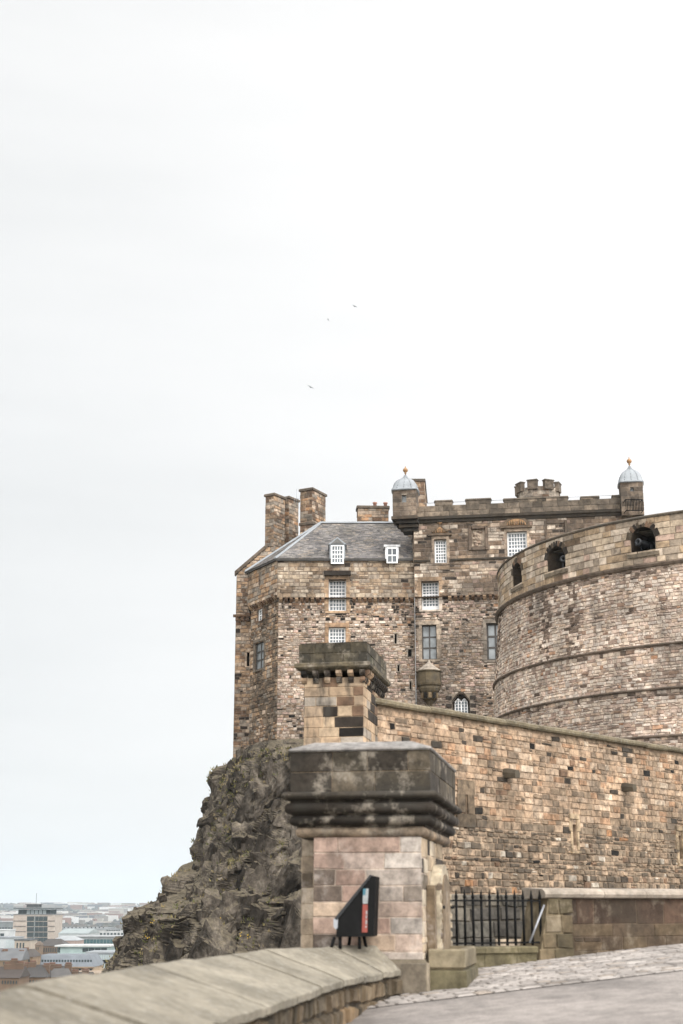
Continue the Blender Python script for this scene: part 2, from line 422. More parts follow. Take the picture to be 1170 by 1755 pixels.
# town far below, with the hill that carries the castle
def sstep(t): t = max(0.0, min(1.0, t)); return t * t * (3 - 2 * t)
def town_z(X, Y):
    dx = max(0 - X, 0, X - 60); dy = max(-30 - Y, 0, Y - 130)
    d = math.hypot(dx, dy)
    return -45 + 40.5 * (1 - sstep(d / 75.0))
gx = [-9000, -6000, -4000, -2500, -1500, -1000, -600, -350, -200, -140, -100, -80, -65, -50, -40, -30, -20, -12, -6, 0, 10, 30, 60, 80, 100, 140, 200, 400, 1000, 2500, 5000, 9000]
gy = [-1500, -600, -300, -150, -100, -60, -30, -10, 10, 30, 60, 90, 110, 130, 145, 160, 180, 205, 250, 400, 700, 1200, 2000, 3200, 4600, 6500, 9000]
mb = MB(); mb.rings([[(x, y, town_z(x, y)) for x in gx] for y in gy], None, False, False, True)
tag(mb.build('ground', M['town']), kind='structure')
# far hills
mb = MB(); rows = []
for j in range(26):
    Y = 2600 + 5600 * j / 25; row = []
    for i in range(140):
        X = -4200 + 7600 * i / 139
        n = noise.fractal(Vector((X * 0.0011, Y * 0.0006, 3.1)), 1.0, 2.0, 5) * 0.5 + 0.5
        e = sstep(j / 17)
        row.append((X, Y, -46 + e * (Y / 2437 * 1.5 + 44 + 16 * n) + 5 * n))
    rows.append(row)
mb.rings(rows, None, False, False, True)
tag(mb.build('hills', M['hill']), kind='structure')

# ------------------------------------------------------------------ crag
def cellrand(p, k):
    n = math.sin(p.x * 127.1 + p.y * 311.7 + p.z * 74.7 + k * 53.3) * 43758.5453
    return n - math.floor(n)
def facet(p, size, amp, grad, seed):
    q = Vector((p.x * 0.93 - p.z * 0.36, p.y, (p.z * 0.93 + p.x * 0.36) * 0.66)) / size + Vector((seed * 7.3, seed * 3.1, seed * 1.7))
    d, pts = noise.voronoi(q)
    c = pts[0]; dv = q - c
    g = Vector((cellrand(c, 1) - 0.5, cellrand(c, 2) - 0.5, cellrand(c, 3) - 0.5))
    e = min(1.0, (d[1] - d[0]) / 0.12)
    return (amp * (cellrand(c, 0) - 0.5) + grad * size * dv.dot(g)) * e - (1 - e) * amp * 0.35
ROCKC = [  # pixel height, pixel x of the left outline, distance of that outline, distance of the front
    (1292, 408, 113, 105.0), (1304, 402, 112, 104.3), (1325, 386, 110.5, 103.4), (1352, 374, 109.5, 102.6), (1400, 359, 108, 101.6), (1440, 346, 107, 100.8), (1470, 334, 106, 100),
    (1500, 314, 105, 99), (1532, 296, 104, 98), (1550, 262, 103, 97), (1563, 230, 102, 96), (1575, 216, 101, 95.2), (1600, 214, 100.2, 94.5), (1630, 206, 99.6, 94), (1665, 190, 99, 93.3), (1720, 165, 98, 92.5), (1800, 120, 97, 91.5), (1950, 40, 95, 90)]
def rock_curve(yv):
    k = 0
    while k < len(ROCKC) - 2 and yv > ROCKC[k + 1][0]: k += 1
    a, b_ = ROCKC[k], ROCKC[k + 1]; t = (yv - a[0]) / (b_[0] - a[0])
    return [a[i] + (b_[i] - a[i]) * t for i in range(4)]
NR, NC = 235, 250
rows = []
for j in range(NR):
    t = j / (NR - 1); yv = 1288 + (1760 - 1288) * t
    _, xl, Yl, Yf = rock_curve(yv)
    pl = W(xl, yv, Yl); z = pl.z
    spread = 1 + 3.5 * t
    pts = [(pl.x + 3.0, Yl + 14), (pl.x + 0.6, Yl + 5), (pl.x, Yl), (pl.x + 1.3 * spread, Yl - (Yl - Yf) * 0.62), (pl.x + 3.4 * spread, Yf), (max(pl.x + 7 * spread, 1.5), Yf - 1.0 - 2 * t), (max(pl.x + 16 * spread, 12), Yf - 1.0 - 2 * t)]
    rows.append((z, arc_sample(pts, NC)))
grid = []
for j in range(NR):
    z, cur = rows[j]; row = []
    for i in range(NC):
        x, y = cur[i]
        a = cur[max(i - 3, 0)]; b_ = cur[min(i + 3, NC - 1)]
        tx, ty = b_[0] - a[0], b_[1] - a[1]; l = math.hypot(tx, ty) or 1
        nx, ny = ty / l, -tx / l
        p = Vector((x, y, z))
        wob = noise.noise_vector(p * 0.35) * 0.5
        pw = p + wob
        fade = sstep(j / 14.0)
        d = facet(pw, 4.6, 1.3, 0.7, 1) + facet(pw, 1.8, 0.6, 0.7, 2) + 0.30 * noise.fractal(Vector((p.x * .8, p.y * .8, p.z * .45)), 0.8, 2.1, 6)
        d *= 0.25 + 0.75 * fade
        row.append((x + nx * d, y + ny * d, z))
    grid.append(row)
top = [[(x + (2.0 - x) * 0.0, 122.0, W(403, 1296, 112).z) for (x, y, z) in grid[0]]]
mb = MB(); mb.rings(top + grid, None, False, False, False)
# angular blocks jointed into the face, each broken up by smaller fractures
protos = {}
prng = random.Random(9)
def proto(cuts):
    bm = bmesh.new()
    for _ in range(14):
        v_ = Vector((prng.gauss(0, 1), prng.gauss(0, 1), prng.gauss(0, 1))).normalized()
        v_ = Vector([math.copysign(abs(t) ** 0.45, t) for t in v_]) * prng.uniform(.75, 1.05)
        bm.verts.new(v_)
    r_ = bmesh.ops.convex_hull(bm, input=list(bm.verts))
    bmesh.ops.delete(bm, geom=list({g for g in list(r_['geom_interior']) + list(r_['geom_unused']) if isinstance(g, bmesh.types.BMVert)}), context='VERTS')
    bmesh.ops.triangulate(bm, faces=list(bm.faces))
    if cuts:
        bmesh.ops.subdivide_edges(bm, edges=list(bm.edges), cuts=cuts, use_grid_fill=True)
        bmesh.ops.triangulate(bm, faces=list(bm.faces))
    bm.verts.index_update()
    r = ([v_.co.copy() for v_ in bm.verts], [tuple(v_.index for v_ in f_.verts) for f_ in bm.faces]); bm.free(); return r
for (num, s0, s1, cuts, npro) in ((200, 1.1, 2.4, 7, 16), (800, .45, 1.1, 3, 20), (1100, .2, .45, 1, 24)):
    P_ = [proto(cuts) for _ in range(npro)]
    for _ in range(num):
        j = prng.randrange(10, NR - 4); i = prng.randrange(70 if cuts > 4 else 30, NC - 30)
        a = Vector(grid[j][i]); t1 = Vector(grid[j][min(i + 6, NC - 1)]) - Vector(grid[j][i - 6])
        n = Vector((t1.y, -t1.x, 0)).normalized()
        sc = prng.uniform(s0, s1)
        if j < 45: sc *= .35 + .65 * j / 45
        yj = 1288 + 472 * j / (NR - 1)
        if i < 125 and yj < 1450: sc *= .6
        if i < 110 and 1440 < yj < 1640: sc *= .45 + .55 * max(0, i - 40) / 70 if yj < 1590 else .7
        az = math.atan2(n.x, -n.y) + prng.uniform(-.5, .5)
        rot = Matrix.Rotation(az, 3, 'Z') @ Matrix.Rotation(math.radians(20) + prng.uniform(-.25, .25), 3, 'Y') @ Matrix.Rotation(prng.uniform(-.15, .3), 3, 'X')
        dim = Vector((sc * prng.uniform(.55, 1.0), sc * prng.uniform(.5, .8), sc * prng.uniform(1.0, 1.9)))
        c_ = a - n * dim.y * (prng.uniform(.35, .7) if i > 90 else prng.uniform(.75, 1.05))
        vs, fs = P_[prng.randrange(npro)]
        out = []
        for q in vs:
            w_ = c_ + rot @ Vector((q.x * dim.x, q.y * dim.y, q.z * dim.z))
            if cuts > 1:
                nn = noise.fractal(w_ * (1.5 if cuts > 4 else 2.4), .75, 2.1, 5) * .17 * min(sc, 1.3) + facet(w_, .9, .18, .45, 4) * min(1, sc)
                w_ = w_ + (rot @ q) * nn
            out.append(w_)
        mb.add(out, fs)
crag = mb.build('crag', M['rock']); tag(crag, 'dark faceted rock face below the castle', kind='structure')
# dry grass clinging to ledges
rng = random.Random(5); mb = MB(); fl = MB()
for j in range(8, NR - 2):
    for i in range(30, NC - 10):
        a = Vector(grid[j][i]); b_ = Vector(grid[j][i + 1]); c_ = Vector(grid[j - 1][i])
        n = (b_ - a).cross(c_ - a)
        if n.length < 1e-6: continue
        n.normalize()
        if n.y > 0: n = -n
        g = noise.noise(a * 0.23 + Vector((4, 2, 9)))
        if n.z > 0.30 and g > -0.02 and rng.random() < 0.22:
            colr = rng.choice([C(150, 138, 92), C(128, 122, 72), C(96, 100, 52), C(168, 150, 108)])
            for _ in range(5):
                q = a + Vector((rng.uniform(-.16, .16), rng.uniform(-.16, .16), 0)); h = rng.uniform(.08, .26)
                s = Vector((rng.uniform(-.05, .05), rng.uniform(-.03, .03), 0)); l = Vector((rng.uniform(-.14, .14), rng.uniform(-.2, .05), h))
                mb.add([q - s, q + s, q + l], ((0, 1, 2),), colr)
        if n.z > 0.3 and g > 0.15 and j > NR * 0.62 and rng.random() < 0.016:
            q = a + Vector((0, -.15, .2))
            for _ in range(4):
                qq = q + Vector((rng.uniform(-.2, .2), rng.uniform(-.15, .1), rng.uniform(-.1, .2)))
                fl.box(qq, .05, .05, .05, rng.random() * 3, (0.55, 0.36, 0.03))
tag(mb.build('cliff_grass', M['grass']), 'dry grass tufts on the ledges of the crag', 'grass', kind='stuff')
tag(fl.build('cliff_flowers', M['grass']), 'tiny yellow flowers low on the crag', 'flowers', kind='stuff')

# ------------------------------------------------------------------ window maker (thing > window > pane)
def window(parent, F, r, cols, rows, depth=-0.22, bar=0.055, frame=0.11, mat='white', glass='glass', name='window', mid=True, sill=0.0):
    u0, u1, v0, v1 = r
    w = MB(); S = F.S
    def bx(a, b_, c_, e, d0, d1):
        p = [S(a, c_, d0), S(b_, c_, d0), S(b_, e, d0), S(a, e, d0)]; q = [S(a, c_, d1), S(b_, c_, d1), S(b_, e, d1), S(a, e, d1)]
        w.prism(p, q)
    d0, d1 = depth, depth + 0.09
    bx(u0, u0 + frame, v0, v1, d0, d1); bx(u1 - frame, u1, v0, v1, d0, d1)
    bx(u0 + frame, u1 - frame, v0, v0 + frame + sill, d0, d1); bx(u0 + frame, u1 - frame, v1 - frame, v1, d0, d1)
    iu0, iu1, iv0, iv1 = u0 + frame, u1 - frame, v0 + frame + sill, v1 - frame
    for i in range(1, cols):
        u = iu0 + (iu1 - iu0) * i / cols; bx(u - bar / 2, u + bar / 2, iv0, iv1, d0 + .01, d1 - .03)
    for j in range(1, rows):
        v = iv0 + (iv1 - iv0) * j / rows; k = bar * (2.0 if mid and j == rows // 2 else 1.0)
        bx(iu0, iu1, v - k / 2, v + k / 2, d0 + .012, d1 - .025)
    o = w.build(name, M[mat], parent)
    g = MB(); g.quad(S(u0 + .02, v0 + .02, d0 + .02), S(u1 - .02, v0 + .02, d0 + .02), S(u1 - .02, v1 - .02, d0 + .02), S(u0 + .02, v1 - .02, d0 + .02))
    g.build('pane', M[glass], o)
    return o
def surround(mb, F, r, w=0.22, d=0.035, col=BEIGE, rng=None, top=True, bottom=True):
    u0, u1, v0, v1 = r; S = F.S
    def bx(a, b_, c_, e, dd, colr):
        p = [S(a, c_, 0), S(b_, c_, 0), S(b_, e, 0), S(a, e, 0)]; q = [S(a + .01, c_ + .01, dd), S(b_ - .01, c_ + .01, dd), S(b_ - .01, e - .01, dd), S(a + .01, e - .01, dd)]
        mb.prism(p, q, colr)
    def vary(): k = rng.uniform(.75, 1.1); return tuple(x * k for x in col)
    v = v0
    while v < v1 - .05:
        h = min(rng.uniform(.3, .5), v1 - v)
        bx(u0 - w * rng.uniform(.8, 1.5), u0, v, v + h, d, vary()); bx(u1, u1 + w * rng.uniform(.8, 1.5), v, v + h, d, vary()); v += h
    if top: bx(u0 - w, u1 + w, v1, v1 + w * 1.2, d + .01, vary())
    if bottom: bx(u0 - w, u1 + w, v0 - w * .7, v0, d + .03, vary())
def grow(r, k): return (r[0] - k, r[1] + k, r[2] - k, r[3] + k)

# ================================================================== CASTLE RANGE (slate-roofed wing)
rng = random.Random(11)
YF = 105.0
X475 = W(476, 1100, YF).x
XT = 5.5                                         # where the tower begins
lowC = Face((X475, YF), (XT, YF)); upC = Face((X475 - 0.1, YF - 0.32), (XT, YF - 0.32))
pB = (W(431, 1036, 109.2).x, 109.2)
lowB = Face(pB, (X475, YF)); upB = Face((pB[0] - .30, pB[1] - .15), (X475 - 0.1, YF - 0.32))
YA = 112.5
XA = W(402, 1150, YA).x
fA = Face((XA, YA), (XA + 9, YA))
fAs = Face((XA, YA + 14), (XA, YA))              # gable flank facing left
zc = upC.px(600, 1024)[1]                        # underside of the corbelled storey
ze = upC.px(560, 958)[1]                         # eaves
zbase = 4.0
castle = thing('castle_wing', (0, YF, 8.0), 'slate roofed stone wing of the castle standing on the edge of the crag', 'castle')

def rub_color(u, v, r):
    cl = noise.noise(Vector((u * 0.55, v * 0.8, 2.0)))
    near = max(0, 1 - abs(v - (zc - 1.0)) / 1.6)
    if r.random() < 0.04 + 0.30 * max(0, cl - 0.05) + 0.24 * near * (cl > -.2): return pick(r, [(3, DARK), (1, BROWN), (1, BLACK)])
    return pick(r, PAL_RUB)
def ash_color(u, v, r):
    n = noise.noise(Vector((u * 0.42, v * 0.6, 7.0))) + .4 * noise.noise(Vector((u * 1.3, v * 1.6, 3.0)))
    if n > 0.06: return pick(r, [(3, C(124, 106, 90)), (3, C(104, 89, 76)), (2, C(140, 122, 104)), (1.2, DARK), (.7, C(196, 178, 158))])
    if n < -.22: return pick(r, [(5, C(214, 198, 180)), (2, C(184, 164, 144)), (1, C(136, 116, 98))])
    return pick(r, PAL_ASH)
def ash_light(u, v, r):
    n = noise.noise(Vector((u * 0.3, v * 0.45, 7.0)))
    if n > 0.18 and r.random() < 0.4: return pick(r, [(3, BROWN), (1, DARK), (2, GREY)])
    return pick(r, [(3, C(196, 180, 160)), (5, C(182, 164, 142)), (3, C(156, 142, 126)), (4, C(166, 144, 120)), (1.6, C(130, 112, 94))])
def side_color(u, v, r):
    n = noise.noise(Vector((u * 0.5, v * 0.35, 3.0)))
    if n < 0.1 and r.random() < 0.75: return pick(r, [(3, C(140, 124, 106)), (3, C(120, 104, 88)), (2, C(98, 86, 74)), (2, C(150, 128, 106))])
    return pick(r, [(2, BEIGE), (4, TAN), (1, C(180, 148, 116)), (3, GREY), (3, BROWN)])

r3 = lowC.rect(563, 993, 593, 1047); r4 = lowC.rect(563, 1075, 592, 1127)
r3u = upC.rect(563, 993, 593, 1047)
dm = upC.rect(567, 936, 589, 968); dm2 = upC.rect(662, 940, 681, 967)
slits = [lowC.rect(676, 1086, 679.5, 1103), lowC.rect(681, 1140, 684, 1151), lowC.rect(702, 1168, 704.5, 1182), lowC.rect(699, 1113, 705, 1126)]
# lower front wall
mb = MB()
hl = [(r3[0], r3[1], r3[2], zc + .01), r4] + slits
backing(mb, lowC.S, frange(0, lowC.L, 2), frange(zbase, zc, 2), hl, MORTAR, 0.5, 0.01)
masonry(mb, lowC.S, 0, lowC.L, zbase, zc, (.11, .25), (.16, .48), (.02, .06), .024, .026, .022, rub_color, [grow(h, .03) for h in hl], rng, sneck=.22)
surround(mb, lowC, (r3[0], r3[1], r3[2], zc - .02), .26, .06, TAN, rng, top=False); surround(mb, lowC, r4, .28, .06, C(170, 140, 112), rng)
for s in slits: surround(mb, lowC, s, .1, .05, GREY, rng)
# upper corbelled wall
hu = [(r3u[0], r3u[1], zc - .01, r3u[3]), (dm[0], dm[1], dm[2], ze + .01), (dm2[0], dm2[1], dm2[2], ze + .01)]
backing(mb, upC.S, frange(0, upC.L, 2), frange(zc, ze, 2), hu, MORTAR, 0.6, 0.01)
masonry(mb, upC.S, 0, upC.L, zc, ze, (.19, .36), (.28, .85), (.02, .055), .026, .02, .022, ash_light, [grow(h, .03) for h in hu], rng, sneck=.12)
surround(mb, upC, hu[0], .26, .05, TAN, rng, bottom=False)
p = [upC.S(r3u[0] - .35, r3u[3] + .28, 0), upC.S(r3u[1] + .35, r3u[3] + .28, 0), upC.S(r3u[1] + .35, r3u[3] + .62, 0), upC.S(r3u[0] - .35, r3u[3] + .62, 0)]
mb.prism(p, [q + Vector((0, -.3, 0)) for q in p], DARK)
# underside of the projection
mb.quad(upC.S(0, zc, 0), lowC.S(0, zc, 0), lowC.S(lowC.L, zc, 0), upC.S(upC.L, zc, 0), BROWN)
castle_front = mb.build('front_wall', M['rubble'], castle)
# angled corner wall
mb = MB()
wB1 = lowB.rect(442, 1044, 450, 1064); wB2 = lowB.rect(437, 1100, 453, 1147)
zcB = upB.px(452, 1029)[1]
backing(mb, lowB.S, frange(0, lowB.L, 2), frange(zbase, zcB, 2), [wB1, wB2], C(120, 106, 92), 0.4, 0.01)
masonry(mb, lowB.S, 0, lowB.L, zbase, zcB, (.17, .34), (.28, .6), (.02, .08), .03, .03, .025, side_color, [grow(wB1, .03), grow(wB2, .03)], rng, sneck=.25)
surround(mb, lowB, wB1, .14, .06, BROWN, rng); surround(mb, lowB, wB2, .2, .08, C(130, 118, 104), rng)
sB = upB.rect(443, 992, 446, 1008)
backing(mb, upB.S, frange(0, upB.L, 2), frange(zcB, ze, 2), [sB], MORTAR, 0.4, 0.01)
masonry(mb, upB.S, 0, upB.L, zcB, ze, (.26, .42), (.4, .8), (.02, .06), .03, .02, .02, lambda u, v, r: pick(r, [(4, BEIGE), (4, TAN), (1, C(182, 148, 116)), (3, GREY), (1.5, BROWN)]), [sB], rng)
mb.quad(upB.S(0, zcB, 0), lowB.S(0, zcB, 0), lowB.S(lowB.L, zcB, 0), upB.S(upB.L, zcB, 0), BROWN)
# return at the far end of the angled wall
fR = Face((pB[0], YA), (pB[0], pB[1])); backing(mb, fR.S, [0, fR.L], [zbase, zcB], [], GREY)
fR2 = Face((pB[0] - .30, YA), (pB[0] - .30, pB[1] - .15)); backing(mb, fR2.S, [0, fR2.L], [zcB, ze], [], GREY)
mb.build('corner_wall', M['rubble'], castle)
# gable wall
mb = MB()
uA0, zA0 = fA.px(404, 986); uA1, zA1 = fA.px(458, 938)
def clipA(v):
    if v <= zA0: return (0.0, 9.0)
    return (uA0 + (uA1 - uA0) * (v - zA0) / (zA1 - zA0), 9.0)
sA = fA.rect(423, 1118, 427, 1142)
backing(mb, fA.S, [0, 4.5, 9], frange(zbase, zA0, 3), [sA], MORTAR, 0.4, 0.01)
mb.poly([fA.S(uA0, zA0, .01), fA.S(9, zA0, .01), fA.S(9, zA1, .01), fA.S(uA1, zA1, .01)], MORTAR)
masonry(mb, fA.S, 0, 9, zbase, zA1, (.2, .36), (.3, .7), (.02, .06), .03, .025, .025, lambda u, v, r: pick(r, [(4, BEIGE), (5, TAN), (1, C(182, 148, 116)), (3, GREY), (2.5, BROWN), (.8, DARK)]), [sA], rng, clip=clipA, sneck=.15)
surround(mb, fA, sA, .14, .06, BEIGE, rng)
backing(mb, fAs.S, [0, 7, 14], [zbase, zA0], [], GREY)
a, b_ = fA.S(uA0 - .1, zA0, 0), fA.S(uA1, zA1, 0)
mb.prism([a + Vector((0, -.12, 0)), b_ + Vector((0, -.12, 0)), b_ + Vector((0, -.12, .32)), a + Vector((0, -.12, .32))],
         [a + Vector((0, .5, 0)), b_ + Vector((0, .5, 0)), b_ + Vector((0, .5, .32)), a + Vector((0, .5, .32))], C(110, 98, 86))
mb.build('gable_wall', M['rubble'], castle)
uu, zz = fA.px(404, 1057)
for k in range(4): mb = MB(); mb.box(fA.S(0.12 + k * .42, zz - .35, .12), .26, .34, .3, 0, BROWN, .04); mb.build('corbel', M['trim'], castle)
mb = MB(); sweep(mb, fA.S, [-.2, 1.75], [(0, zz - .05), (.34, zz - .05), (.34, zz + .12), (0, zz + .2)], BROWN)
mb.build('string_course', M['trim'], castle)
# corbel rows
def corbels(F, u0, u1, z, n, parent, skip=None, proj=.34, h=.34, w=.24, name='corbel'):
    for i in range(n):
        mb = MB(); u = u0 + (u1 - u0) * (i + .5) / n
        if skip and skip[0] < u < skip[1]: continue
        S = F.S; k = rng.uniform(.7, 1.15); col = tuple(x * k for x in (BROWN if i % 3 else TAN))
        prof = [(0, z - h), (proj * .45, z - h * .8), (proj * .95, z - h * .3), (proj * .98, z - .003), (0, z - .003)]
        mb.rings([[S(u - w / 2, v, d) for d, v in prof], [S(u + w / 2, v, d) for d, v in prof]], col, True)
        mb.build(name, M['rubble'], parent)
corbels(lowC, 0, lowC.L, zc, 26, castle, (r3[0] - .3, r3[1] + .3))
corbels(lowB, 0, lowB.L, zcB, 10, castle)
# windows
window(castle, lowC, r3, 5, 8, -.36); window(castle, lowC, r4, 5, 8, -.36)
window(castle, lowB, wB1, 2, 4, -.15, bar=.05, frame=.08)
window(castle, lowB, wB2, 2, 3, -.18, bar=.12, frame=.1, mat='darkframe', glass='leadglass', name='leaded_window', mid=False)
for s in slits + []:
    g = MB(); g.quad(*[lowC.S(u, v, -.45) for u, v in ((s[0], s[2]), (s[1], s[2]), (s[1], s[3]), (s[0], s[3]))]); g.build('arrow_slit', M['void'], castle)
g = MB(); g.quad(*[fA.S(u, v, -.35) for u, v in ((sA[0], sA[2]), (sA[1], sA[2]), (sA[1], sA[3]), (sA[0], sA[3]))]); g.build('arrow_slit', M['void'], castle)
g = MB(); g.quad(*[upB.S(u, v, -.35) for u, v in ((sB[0], sB[2]), (sB[1], sB[2]), (sB[1], sB[3]), (sB[0], sB[3]))]); g.build('arrow_slit', M['white'], castle)

# roof
YR = 110.5
zr = W(600, 897, YR).z
e0 = upC.S(-.15, ze - .02, .25); e1 = upC.S(upC.L, ze - .02, .25)
r0 = W(549, 904, YR); r0.z = zr; r1 = Vector((XT, YR, zr))
class Slope:
    def __init__(s, a, b_, up):
        s.a = Vector(a); s.d = (Vector(b_) - s.a).normalized(); s.L = (Vector(b_) - s.a).length
        t = Vector(up) - s.a; t = t - s.d * t.dot(s.d); s.H = t.length; s.e = t / s.H; s.n = s.d.cross(s.e).normalized()
    def S(s, u, v, d=0): return s.a + s.d * u + s.e * v + s.n * d
sl_ = Slope(e0, e1, r0)
hipu = (r0 - e0).dot(sl_.d)
SLATE = [(4, C(112, 108, 106)), (4, C(126, 121, 117)), (2, C(98, 95, 95)), (1.5, C(136, 127, 118))]
mb = MB()
mb.prism([e0 - Vector((0, 0, .15)), e1 - Vector((0, 0, .15)), r1 - Vector((0, 0, .15)), r0 - Vector((0, 0, .15))], [e0, e1, r1, r0], C(100, 98, 96))
masonry(mb, sl_.S, 0, sl_.L, 0.02, sl_.H, (.19, .23), (.26, .4), (.012, .035), .012, .004, .01, lambda u, v, r: pick(r, SLATE), (), rng, clip=lambda v: (hipu * v / sl_.H, sl_.L))
# hip over the angled corner
b0 = upB.S(-.1, ze - .02, .25)
mb.prism([b0 - Vector((0, 0, .15)), e0 - Vector((0, 0, .15)), r0 - Vector((0, 0, .15))], [b0, e0, r0], C(100, 98, 96))
sl2 = Slope(b0, e0, r0); hu2 = (r0 - b0).dot(sl2.d)
masonry(mb, sl2.S, 0, sl2.L, 0.02, sl2.H - .05, (.19, .23), (.26, .4), (.012, .035), .012, .004, .01, lambda u, v, r: pick(r, SLATE), (), rng,
        clip=lambda v: (hu2 * v / sl2.H, sl2.L + (hu2 - sl2.L) * v / sl2.H))
# rear slopes
mb.prism([r0 - Vector((0, 0, .15)), r1 - Vector((0, 0, .15)), Vector((XT, YR + 6.5, ze)), Vector((r0.x, YR + 6.5, ze))], [r0, r1, Vector((XT, YR + 6.5, ze + .15)), Vector((r0.x, YR + 6.5, ze + .15))], C(100, 98, 96))
roof = mb.build('roof', M['slate'], castle)
mb = MB()
def strip(a, b_, w=.2, h=.08):
    a, b_ = Vector(a), Vector(b_); d = (b_ - a).normalized(); s = d.cross(Vector((0, 0, 1))).normalized() * (w / 2); u = Vector((0, 0, h))
    mb.prism([a - s, a + s, b_ + s, b_ - s], [a - s * .6 + u, a + s * .6 + u, b_ + s * .6 + u, b_ - s * .6 + u])
strip(r0, r1, .34, .13); strip(e0, r0, .22, .1); strip(b0, r0, .42, .16)
mb.build('lead_flashing', M['lead'], roof)
mb = MB()
for a, b_ in ((-.2, dm[0] - .1), (dm[1] + .1, dm2[0] - .1), (dm2[1] + .1, upC.L)):
    sweep(mb, upC.S, [a, b_], [(0, ze - .16), (.22, ze - .16), (.28, ze - .04), (0, ze - .04)], C(80, 74, 68))
sweep(mb, upB.S, [-.1, upB.L + .02], [(0, ze - .16), (.22, ze - .16), (.28, ze - .04), (0, ze - .04)], C(80, 74, 68))
mb.build('eaves_course', M['trim'], castle)

# dormers (part) with frame and pane
def dormer(r, gabled):
    u0, u1, v0, v1 = r; S = upC.S; w = .1
    back = 2.4 if gabled else 2.0
    d = MB()
    for a, b_ in ((u0 - w, u0), (u1, u1 + w)):
        d.prism([S(a, ze - .05, .34), S(b_, ze - .05, .34), S(b_, v1 + .05, .34), S(a, v1 + .05, .34)], [S(a, ze - .05, -back), S(b_, ze - .05, -back), S(b_, v1 + .05, -back), S(a, v1 + .05, -back)])
    um = (u0 + u1) / 2
    if gabled:
        tri = [S(u0 - .22, v1 + .04, .4), S(u1 + .22, v1 + .04, .4), S(um, v1 + .62, .4)]
        d.prism(tri, [p + Vector((0, back + .6, 0)) for p in tri])
    else:
        p = [S(u0 - .2, v1 + .04, .4), S(u1 + .2, v1 + .04, .4), S(u1 + .2, v1 + .2, .4), S(u0 - .2, v1 + .2, .4)]
        q = [S(u0 - .2, v1 + .3, -back), S(u1 + .2, v1 + .3, -back), S(u1 + .2, v1 + .5, -back), S(u0 - .2, v1 + .5, -back)]
        d.prism(p, q)
    o = d.build('dormer', M['lead'] if gabled else M['slate'], castle)
    for k, c_ in enumerate((None,)):
        window(o, upC, r, 4 if gabled else 2, 4 if gabled else 2, .27, bar=.05, frame=.1, name='frame')
    # the pane made by window() is moved up one level below
    fr = [c for c in o.children if c.name.startswith('frame')][0]
    for c in list(fr.children):
        wl_ = WL[c.name]; c.parent = o; c.location = wl_ - WL[o.name]
    return o
dormer(dm, True); dormer((dm2[0], dm2[1], dm2[2], dm2[3]), False)
d_ = MB(); um = (dm[0] + dm[1]) / 2
tri = [upC.S(dm[0] + .02, dm[3] + .1, .41), upC.S(dm[1] - .02, dm[3] + .1, .41), upC.S(um, dm[3] + .5, .41)]
d_.prism(tri, [p + Vector((0, -.04, 0)) for p in tri], C(120, 118, 115)); d_.build('dormer_gable', M['slate'], castle)

# chimneys
def stack(parent, name, c, w, d, rot, z0, z1, color, cap=.22, pots=0, band=None, ledge=.12):
    mb = MB(); cr, sr = math.cos(rot), math.sin(rot)
    def P(x, y): return (c[0] + x * cr - y * sr, c[1] + x * sr + y * cr)
    q = [P(-w / 2, -d / 2), P(w / 2, -d / 2), P(w / 2, d / 2), P(-w / 2, d / 2)]
    for i in range(4):
        F = Face(q[i], q[(i + 1) % 4])
        backing(mb, F.S, [0, F.L], [z0, z1], [], GREY, 0, 0)
        masonry(mb, F.S, -.03, F.L + .03, z0, z1, (.24, .36), (.35, .8), (.02, .045), .025, .012, .02, color, (), rng)
    mb.box((c[0], c[1], z1), w + 2 * ledge, d + 2 * ledge, cap, rot, C(112, 100, 88), .05)
    if band: mb.box((c[0], c[1], band), w + .2, d + .2, .25, rot, C(120, 106, 92), .06)
    o = mb.build(name, M['ashlar'], parent)
    if pots:
        for k in range(pots):
            g = MB(); x = (k + .5) / pots * w * .7 - w * .1
            a = P(x, 0); g.lathe((a[0], a[1], z1 + cap), [(.16, 0), (.14, .3), (.19, .34), (.19, .42)], 10); g.build('chimney_pot', M['clay'], o)
    return o
chim = lambda u, v, r: pick(r, [(3, BEIGE), (4, TAN), (4, GREY), (4, BROWN), (1, C(190, 150, 115))])
Y1 = 113.6
def stk(xa, xb, yt, yb, Y, w, d, rot, **k):
    c = W((xa + xb) / 2, (yt + yb) / 2, Y); return stack(castle, 'chimney', (c.x, Y), w, d, rot, W(xa, yb, Y).z - 2.5, W(xa, yt, Y).z - .2, chim, **k)
stk(457, 485, 850, 950, 113.6, .85, 1.5, math.radians(-33))
stk(483, 508, 855, 935, 115.2, .85, 1.35, math.radians(-33))
s3 = stk(518, 554, 843, 925, 112.5, 1.1, 2.2, math.radians(-28), band=W(520, 905, 112.5).z)
s4 = stk(608, 669, 870, 897, 113.5, 2.5, 1.0, math.radians(3), pots=2)
# thin aerials by the chimneys
mb = MB(); a = W(508, 868, 114.5); mb.tube(a, a + Vector((0, 0, 1.5)), .018, 5); mb.tube(a + Vector((0, 0, .7)), a + Vector((.9, .2, .6)), .015, 5); mb.tube(a + Vector((-.2, 0, .3)), a + Vector((-.2, 0, .7)), .015, 5)
mb.build('aerial', M['steel'], castle)
mb = MB(); a = W(546, 858, 113.0); mb.tube(a + Vector((0, 0, -.3)), a + Vector((0, 0, .9)), .015, 5); mb.tube(a + Vector((.25, 0, -.4)), a + Vector((.25, 0, .5)), .015, 5); mb.build('aerial', M['steel'], castle)

